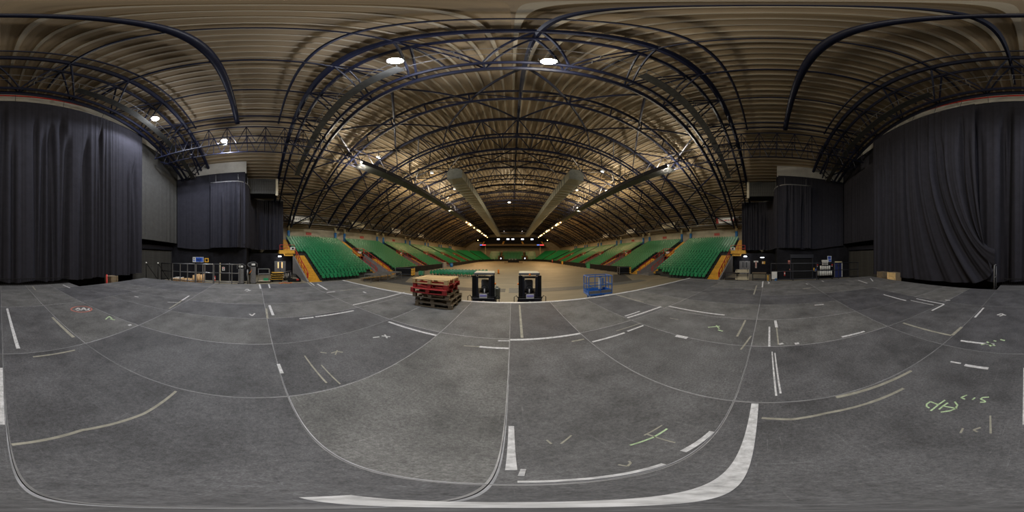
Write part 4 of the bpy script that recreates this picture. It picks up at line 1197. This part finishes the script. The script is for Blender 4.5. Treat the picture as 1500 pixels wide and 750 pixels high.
# ---- guard rails on the deck edges
def guard(label, x, ys, m, bars=0, h=1.12, z=DECK):
    t = thing('guard_rail', label, 'guard rail', (x, 0, z))
    for yy in ys: strut('post', (0, yy, 0), (0, yy, h), .032, m, t, 8)
    for q in (.08, .55, 1.0): obj('rail', MB().tube([(0, ys[0], h*q), (0, ys[-1], h*q)], .027, 8), m, t)
    for a, b in zip(ys, ys[1:]):
        for k in range(bars): strut('baluster', (0, a+(b-a)*(k+1)/(bars+1), h*.08), (0, a+(b-a)*(k+1)/(bars+1), h), .012, m, t)
    return t
guard('black barred guard rail at the rear of the left deck edge', DX0+.05, [-6.0, -5.2], 'black', 7)
guard('black guard rail with grey posts on the left deck edge', DX0+.05, [-5.15, -4.6, -4.1, -3.6], 'grey_metal', 0)
guard('bright aluminium guard frame on the left deck edge', DX0+.05, [-3.53, -3.1, -2.98, -2.47], 'alu', 0)
guard('long grey guard rail at the middle of the left deck edge', DX0+.05, [-2.42, -2.1, -1.37, -.9], 'grey_metal', 0)
guard('thin dark guard rail along the right deck edge', DXR-.05, [-6.4, -4.8, -3.2, -1.6, -.2], 'steel_dark', 0)
# low barred rail under the backdrop and the steel gate
t = thing('low_rail', 'low black barred rail at the back edge of the deck', 'rail', (-1.35, -8.70, DECK))
for z in (.05, .36): obj('rail', MB().tube([(-2.55,0,z),(2.55,0,z)], .02, 6), 'black', t)
for k in range(42): strut('baluster', (-2.5+.122*k,0,.0), (-2.5+.122*k,0,.36), .012, 'black', t)
t = thing('steel_gate', 'dark steel gate frame holding the pulled drape at the deck rear', 'gate', (1.42, -7.62, DECK), 0)
obj('gate_frame', MB().tube([(0,-.05,0),(0,-.05,1.05),(0,-.12,1.14),(0,-.5,1.16),(0,-.6,1.08),(0,-.6,0)], .03, 8), 'grey_metal', t)
obj('gate_bar', MB().tube([(0,-.05,.55),(0,-.6,.55)], .025, 8), 'grey_metal', t)
obj('gate_sheet', MB().box(.01, .03, -.58, -.07, .05, 1.05), 'black', t)
boxo('gate_shoe', (.14, .7, .03), 'black', t, (0, -.32, 0))
# access stairs left rear
t = thing('access_stairs', 'black access stairs with handrails off the left rear deck corner', 'stairs', (DX0-.02, -6.85, 0))
for k in range(5): boxo('stair_tread', (.3, 1.0, .05), 'grey_metal', t, (-.15-.3*k, 0, DECK-.2-.22*k))
for yy in (-.52, .52):
    obj('handrail', MB().tube([(.0,yy,DECK),(.0,yy,DECK+1.1),(-1.5,yy,1.0),(-1.5,yy,0)], .028, 8), 'black', t)
    obj('stair_stringer', MB().tube([(0,yy,DECK-.1),(-1.55,yy,.08)], .05, 6), 'black', t)
    obj('handrail_tip', MB().tube([(-.02,yy,DECK+1.08),(.02,yy,DECK+1.14)], .05, 8), 'white', t)

# ---- roller shutters at the stage rear corners
def shutter(label, loc, rz, w, h, m='grey_metal'):
    t = thing('roller_shutter', label, 'roller shutter', loc, rz)
    n = int(h/.16)
    for k in range(n): boxo('slat', (w, .05, .15), m, t, (0, .012*(k % 2), .16*k))
    for sx in (-1, 1): boxo('guide_rail', (.14, .14, h+.1), 'steel_dark', t, (sx*(w/2+.07), 0, 0))
    boxo('shutter_box', (w+.3, .35, .45), 'steel_dark', t, (0, 0, h+.05))
    return t
shutter('grey roller shutter beneath the left masking drape', (-14.9, -10.6, 0), 0, 7.2, 3.6, 'shutter_dark')
shutter('dark roller shutter beneath the right masking drape', (15.8, -10.6, 0), 0, 7.2, 3.6, 'shutter_dark')
shutter('dark roller shutter in the right stage wall', (XC+19.0, -4.1, 0), -PI/2, 2.6, 2.6, 'black')

# ---- left stage wall things
def wall_sign(label, x, y, z, w, h, s, layers):
    t = thing('wall_sign', label, 'sign', (x, y, z))
    boxo('sign_plate', (.03, w, h), layers[0], t, (0, 0, 0))
    for (m, dy, dz, ww, hh) in layers[1:]: boxo('sign_mark', (.012, ww, hh), m, t, (-s*.018, dy, dz))
    return t
XL, XR = XC-19.1, XC+19.1
wall_sign('wide blue and white safety sign on the left stage wall', XL+.02, -6.9, 2.15, 1.4, .62, -1, ['white', ('sign_blue', .18, .04, .95, .54), ('white', .1, .34, .6, .06), ('white', .05, .22, .7, .06), ('white', .12, .1, .5, .06), ('sign_blue', -.52, .1, .14, .2), ('black', -.52, .38, .12, .14)])
wall_sign('small square sign with yellow border on the left stage wall', XL+.02, -5.8, 2.15, .5, .5, -1, ['yellow', ('black', 0, .11, .28, .28)])
wall_sign('small white fire notice on the left wall door', XL+.08, -3.75, 1.2, .3, .42, -1, ['white', ('red', 0, .26, .2, .12), ('black', 0, .06, .14, .12)])
d = thing('door_3', 'black single door in the left stage wall', 'door', (XL+.03, -3.6, 0), kind='structure')
boxo('door_leaf', (.06, .95, 2.0), 'black', d, (0, 0, 0)); boxo('door_post', (.09, .09, 2.1), 'col_cream', d, (0, -.55, 0)); boxo('door_post', (.09, .09, 2.1), 'grey_metal', d, (0, .55, 0)); boxo('door_handle', (.05, .14, .04), 'alu', d, (.05, -.4, 1.0))
def extinguisher(label, x, y, z):
    t = thing('fire_extinguisher', label, 'extinguisher', (x, y, z))
    obj('cylinder', MB().tube([(0,0,0),(0,0,.03),(0,0,.48),(0,0,.55)], .09, 12), 'red', t); obj('valve', MB().tube([(0,0,.55),(0,0,.63)], .035, 8), 'black', t)
    obj('hose', MB().tube([(0,.03,.6),(0,.13,.5),(0,.12,.2)], .014, 6), 'black', t); boxo('cylinder_label', (.02, .12, .2), 'white', t, (.085 if x < 0 else -.085, 0, .2))
extinguisher('red fire extinguisher standing by the left stage wall', XL+.2, -4.75, 0)
extinguisher('red fire extinguisher hung on the right stage wall', XR-.09, -2.0, .5)
def roll_stack(label, x, y, spots, r, h, m, cap=None):
    t = thing('roll_pallet', label, 'rolls', (x, y, 0))
    for k in range(4): boxo('pallet_board', (1.1, .22, .04), 'wood_tan', t, (0, -.45+.3*k, .1))
    for k in (-.4, .4): boxo('pallet_bearer', (.1, 1.1, .1), 'wood_brown', t, (k, 0, 0))
    for i, (a, b) in enumerate(spots):
        c = obj('roll', MB().tube([(a,b,.14),(a,b,.14+h*(.9+.1*(i % 2)))], r, 10), m, t)
        if cap: obj('roll_cap', MB().tube([(a,b,.14+h*(.9+.1*(i % 2))),(a,b,.14+h*(.9+.1*(i % 2))+.03)], r*.98, 10), cap, c)
sp6 = [(-.4+.4*i, -.42+.28*j) for i in range(3) for j in range(4)]
roll_stack('low pallet of white topped tan rolls beside the left wall', -16.4, -8.5, sp6, .135, .3, 'card', 'white')
roll_stack('low pallet of tan cardboard rolls by the left wall', -16.4, -7.25, sp6, .135, .28, 'card')
roll_stack('tall pallet of tan cardboard rolls by the left wall', -16.4, -6.0, sp6, .135, .8, 'card')
# timber crates half hidden below the backdrop hem
for x, y, w, h, lab in ((8.3, -8.15, .8, 1.75, 'tan wooden crate under the right backdrop hem'), (9.6, -8.2, .7, 1.7, 'brown wooden crate farther right under the backdrop hem'), (-6.7, -8.25, .6, 1.62, 'brown wooden crate under the left backdrop hem')):
    t = thing('wooden_crate', lab, 'crate', (x, y, 0))
    m = 'wood_tan' if 'tan' in lab else 'wood_brown'
    for k in range(6): boxo('crate_board', (w, .03, h/6-.02), m, t, (0, .3, h/6*k)); 
    obj('crate_core', MB().box(-w/2+.02, w/2-.02, -.3, .285, 0, h-.02), 'wood_brown', t)
    for sx in (-1, 1): boxo('crate_batten', (.08, .04, h), m, t, (sx*(w/2-.05), .335, 0))
t = thing('fire_post', 'thin red post under the left backdrop hem', 'post', (-6.15, -8.0, 0)); obj('post_shaft', MB().tube([(0,0,0),(0,0,1.75)], .05, 8), 'red', t); boxo('post_base', (.3, .3, .04), 'black', t, (0, 0, 0))

# ---- equipment in the left corner
def stage_light(label, x, y, z, rz, tall):
    t = thing('stage_light', label, 'stage light', (x, y, 0), rz)
    boxo('flight_stand', (.55, .55, tall), 'grey_metal', t, (0, 0, 0))
    obj('yoke_frame', MB().tube([(-.42,0,tall),(-.42,0,tall+.34),(-.22,0,tall+.5),(.22,0,tall+.5),(.42,0,tall+.34),(.42,0,tall)], .035, 6), 'grey_metal', t)
    boxo('lamp_head', (.62, .4, .34), 'black', t, (0, 0, tall+.08)); boxo('lamp_window', (.44, .03, .2), 'white', t, (0, -.21, tall+.16))
    boxo('foot_plate', (.7, .7, .05), 'black', t, (0, 0, 0))
stage_light('tall stage light on a grey stand, near end of the left guard rail', -17.0, -1.55, 0, PI/2, 1.55)
stage_light('stage light with bright window at the left stage corner', -17.2, -.3, 0, PI/2, 1.75)
t = thing('frame_trolley', 'pale tube framed trolley with green tub in the left corner', 'trolley', (-17.6, .85, 0), .05)
for sx in (-1, 1):
    obj('trolley_hoop', MB().tube([(sx*.3,-.6,.01),(sx*.3,-.6,1.5),(sx*.3,.6,1.5),(sx*.3,.6,.01)], .03, 8), 'alu', t)
boxo('trolley_bed', (.7, 1.3, .06), 'beige', t, (0, 0, .2)); boxo('trolley_tub', (.4, .5, .25), 'green_box', t, (.1, .2, .26)); boxo('trolley_shelf', (.65, 1.2, .05), 'alu', t, (0, 0, .95))
t = thing('hose_reel', 'green hose hanging from a dark stand with orange handle', 'hose', (-16.8, -.85, 0))
obj('hose', MB().tube([(0,0,.02),(.05,.05,.5),(0,-.05,1.0),(-.05,0,1.5)], .09, 8), 'grey_metal', t); obj('reel_stand', MB().tube([(0,.2,0),(0,.2,1.9)], .04, 8), 'black', t)
obj('handle', MB().tube([(0,.15,1.1),(.05,.35,1.35),(.05,.4,1.5)], .03, 6), 'orange', t); obj('reel_ring', MB().tube([(0,.2+.2*math.cos(a*PI/8),2.0+.2*math.sin(a*PI/8)) for a in range(17)], .04, 6), 'grey_metal', t)
t = thing('yellow_dolly', 'stack of black and yellow wheeled dollies by the left corner', 'dolly', (-18.3, 2.3, 0), .05)
for k in range(4):
    boxo('dolly_deck', (.9, 1.35-.1*(k % 2), .12), 'black', t, (0, .04*k, .16+.24*k)); boxo('dolly_edge', (.94, 1.39-.1*(k % 2), .045), 'yellow', t, (0, .04*k, .28+.24*k))
    for sx in (-1, 1):
        for sy in (-1, 1): obj('dolly_wheel', MB().tube([(sx*.36-.03, sy*.5, .08+.24*k), (sx*.36+.03, sy*.5, .08+.24*k)], .075, 10), 'rubber', t)
t = thing('tube_cart', 'black tube cart with pale rolls near the left doorway', 'cart', (-19.3, 3.75, 0), .2)
boxo('cart_base', (.8, 1.0, .1), 'black', t, (0, 0, .12)); boxo('cart_lid', (.8, 1.05, .06), 'steel_dark', t, (0, 0, .98), (.12, 0, 0))
for yy in (-.3, 0, .3): obj('pale_roll', MB().tube([(.25,yy,.22),(.25,yy,.9)], .1, 10), 'concrete', t)
for yy in (-.48, .48): obj('cart_post', MB().tube([(.38,yy,.12),(.38,yy,1.0)], .03, 6), 'black', t); obj('cart_post', MB().tube([(-.38,yy,.12),(-.38,yy,1.0)], .03, 6), 'black', t)
for yy in (-.4, .4): obj('cart_wheel', MB().tube([(-.03,yy,.07),(.03,yy,.07)], .07, 8), 'rubber', t)
t = thing('tube_trolley', 'black curved tube trolley with red tag beside the left yellow stairs', 'trolley', (-18.0, 4.3, 0), -.2)
for k in range(3): obj('curved_tube', MB().tube([(-.4+.35*k,-.7,.2),(-.4+.35*k,-.5,.85-.1*k),(-.4+.35*k,.2,.75-.1*k),(-.4+.35*k,.7,.25)], .05, 6), 'black', t)
boxo('trolley_base', (1.0, 1.5, .12), 'black', t, (0, 0, .1)); boxo('red_tag', (.02, .28, .16), 'red', t, (.52, .35, .2))
for sy in (-.6, .6): obj('trolley_wheel', MB().tube([(-.4,sy,.07),(.4,sy,.07)], .07, 8), 'rubber', t)
for i, (m, off, lab) in enumerate((('red', 0, 'red cable lying on the floor by the tube cart'), ('yellow', .25, 'yellow cable lying on the floor by the tube cart'))):
    o = obj('floor_cable', MB().tube([(-17.0+.3*math.sin(k*1.1+off*8), 2.4+.16*k, .03) for k in range(10)], .03, 6), m); tag(o, lab, 'cable'); o.location = (off, 0, 0)

# ---- right stage wall and corner
wall_sign('small red and white notice pair on the right stage wall', XR-.02, -2.6, 1.9, .42, .5, 1, ['black', ('chalk_red', 0, .02, .38, .2), ('chalk_red', 0, .28, .38, .2), ('white', 0, .1, .25, .05), ('white', 0, .36, .25, .05)])
wall_sign('small red label above the right wall extinguisher', XR-.02, -2.75, 1.2, .34, .14, 1, ['chalk_red', ('white', 0, .05, .24, .04)])
wall_sign('square blue safety sign high on the right stage wall', XR-.02, -7.75, 2.15, .55, .75, 1, ['white', ('sign_blue', 0, .34, .4, .36), ('sign_blue', 0, .04, .5, .24), ('white', .02, .44, .14, .16)])
for y in (-6.1, -8.1):
    t = thing('alarm_sounder', f'small red alarm sounder on the right wall, {"near" if y > -7 else "far"} side of the white rack', 'alarm', (XR-.04, y, 1.65)); obj('sounder_body', MB().tube([(0,0,.1),(-.1,0,.1)], .11, 12), 'red', t); boxo('sounder_base', (.08, .12, .1), 'white', t, (0, 0, -.12))
t = thing('canister_rack', 'dark rack of white canisters against the right stage wall', 'rack', (XR-.45, -7.0, 0))
for z in (.42, 1.14, 1.75): boxo('rack_shelf', (.5, 1.9 if z < 1 else (1.5 if z < 1.5 else .9), .05), 'black', t, (0, 0, z))
for sy in (-.9, .9): boxo('rack_leg', (.45, .06, 1.15), 'black', t, (0, sy, 0))
def can(y, z, h):
    c = obj('canister', MB().tube([(-.02,y,z),(-.02,y,z+h)], .125, 12), 'white', t)
for k in range(7): can(-.84+.28*k, .47, .62)
for k in range(5): can(-.56+.28*k, 1.19, .5)
for k in range(3): can(-.28+.28*k, 1.8, .36)
boxo('flat_tub', (.3, .85, .2), 'white', t, (0, 0, 2.2))
t = thing('bottle_holder', 'yellow and white bottles on a wall bracket beside the right shutter', 'bottles', (XR-.1, -5.75, 1.0)); boxo('bracket', (.2, .4, .05), 'white', t, (0, 0, 0)); obj('yellow_bottle', MB().tube([(0,.1,.05),(0,.1,.42)], .08, 10), 'yellow', t); obj('blue_bottle', MB().tube([(0,-.12,.05),(0,-.12,.3)], .07, 10), 'sign_blue', t)
d = thing('door_4', 'dark blue door in the right stage wall', 'door', (XR-.04, -9.0, 0), kind='structure')
M['door_blue'] = mat('door_blue', (0.012, 0.02, 0.10), .5, var=.15)
boxo('door_leaf', (.06, .95, 2.05), 'door_blue', d, (0, 0, 0)); boxo('door_post', (.1, .1, 2.1), 'white', d, (0, -.54, 0)); boxo('door_post', (.1, .1, 2.1), 'grey_metal', d, (0, .54, 0)); boxo('door_header', (.08, 1.0, .12), 'col_cream', d, (-.02, 0, 2.06)); boxo('door_glass', (.02, .3, .3), 'glass', d, (-.04, 0, 1.5))
t = thing('white_cabinet', 'white metal cabinet at the right stage corner', 'cabinet', (19.2, -.75, 0)); boxo('cabinet_body', (.6, .62, .95), 'white', t, (0, 0, .12)); boxo('cabinet_door', (.02, .56, .85), 'white', t, (-.31, 0, .17)); boxo('cabinet_plinth', (.55, .55, .12), 'grey_metal', t, (0, 0, 0)); boxo('cabinet_handle', (.03, .03, .14), 'alu', t, (-.33, .2, .6))
t = thing('blue_bucket', 'small blue bucket beside the white cabinet', 'bucket', (18.6, -.9, 0)); obj('bucket_body', MB().tube([(0,0,0),(0,0,.3)], .15, 12), 'col_blue', t); obj('bucket_handle', MB().tube([(0,-.15,.3),(0,0,.4),(0,.15,.3)], .01, 6), 'alu', t)
def work_table(label, x, y, rz, w, d_, h, top, leg='steel_dark'):
    t = thing('work_table', label, 'table', (x, y, 0), rz)
    boxo('table_top', (w, d_, .05), top, t, (0, 0, h))
    for sx in (-1, 1):
        for sy in (-1, 1): boxo('table_leg', (.05, .05, h), leg, t, (sx*(w/2-.05), sy*(d_/2-.05), 0))
    boxo('table_shelf', (w-.1, d_-.1, .03), leg, t, (0, 0, .25))
    return t
work_table('brown topped work table near the right stage corner', 18.6, 1.0, 0, .8, 1.6, .95, 'wood_brown')
t = thing('board_trolley', 'dark trolley carrying two tilted beige boards by the right corner', 'trolley', (18.2, 2.9, 0), .1)
for z in (.35, 1.15): boxo('beige_board', (.9, 1.5, .1), 'beige', t, (0, 0, z), (0.0, -.22, .0))
for sx in (-1, 1):
    for sy in (-1, 1): strut('trolley_post', (sx*.4, sy*.6, .05), (sx*.4, sy*.6, 1.45), .03, 'steel_dark', t); 
for sy in (-.6, .6): obj('trolley_wheel', MB().tube([(-.4,sy,.06),(.4,sy,.06)], .06, 8), 'rubber', t)
work_table('long dark work bench beside the right yellow stairs', 18.7, 4.35, 0, .9, 1.7, .9, 'steel_dark')
t = thing('bollard', 'short yellow bollard behind the right deck edge', 'bollard', (17.4, .0, 0)); obj('bollard_post', MB().tube([(0,0,0),(0,0,.85)], .07, 10), 'yellow', t); obj('bollard_cap', MB().tube([(0,0,.85),(0,0,.9)], .075, 10), 'black', t)
t = thing('strip_lamp', 'short lit strip lamp on the dark wall right of the stage', 'lamp', (XC+25.35, .9, 2.6)); boxo('lamp_base', (.1, .7, .1), 'grey_metal', t, (0, 0, 0)); boxo('lamp_tube', (.06, .6, .06), 'tube_light', t, (-.07, 0, .02))
t = thing('wall_poster', 'red and white shirt shaped notice on the dark right wall', 'notice', (XC+25.3, 1.9, 1.0)); boxo('notice_stem', (.03, .24, .9), 'white', t, (0, 0, 0)); boxo('notice_top', (.03, .7, .24), 'white', t, (0, 0, .9)); boxo('notice_stripe', (.015, .14, 1.0), 'chalk_red', t, (-.02, 0, .05))
wall_sign('small yellow and white notice on the dark right wall', XC+25.3, .7, 1.65, .5, .4, 1, ['yellow', ('white', .12, .05, .16, .3)])
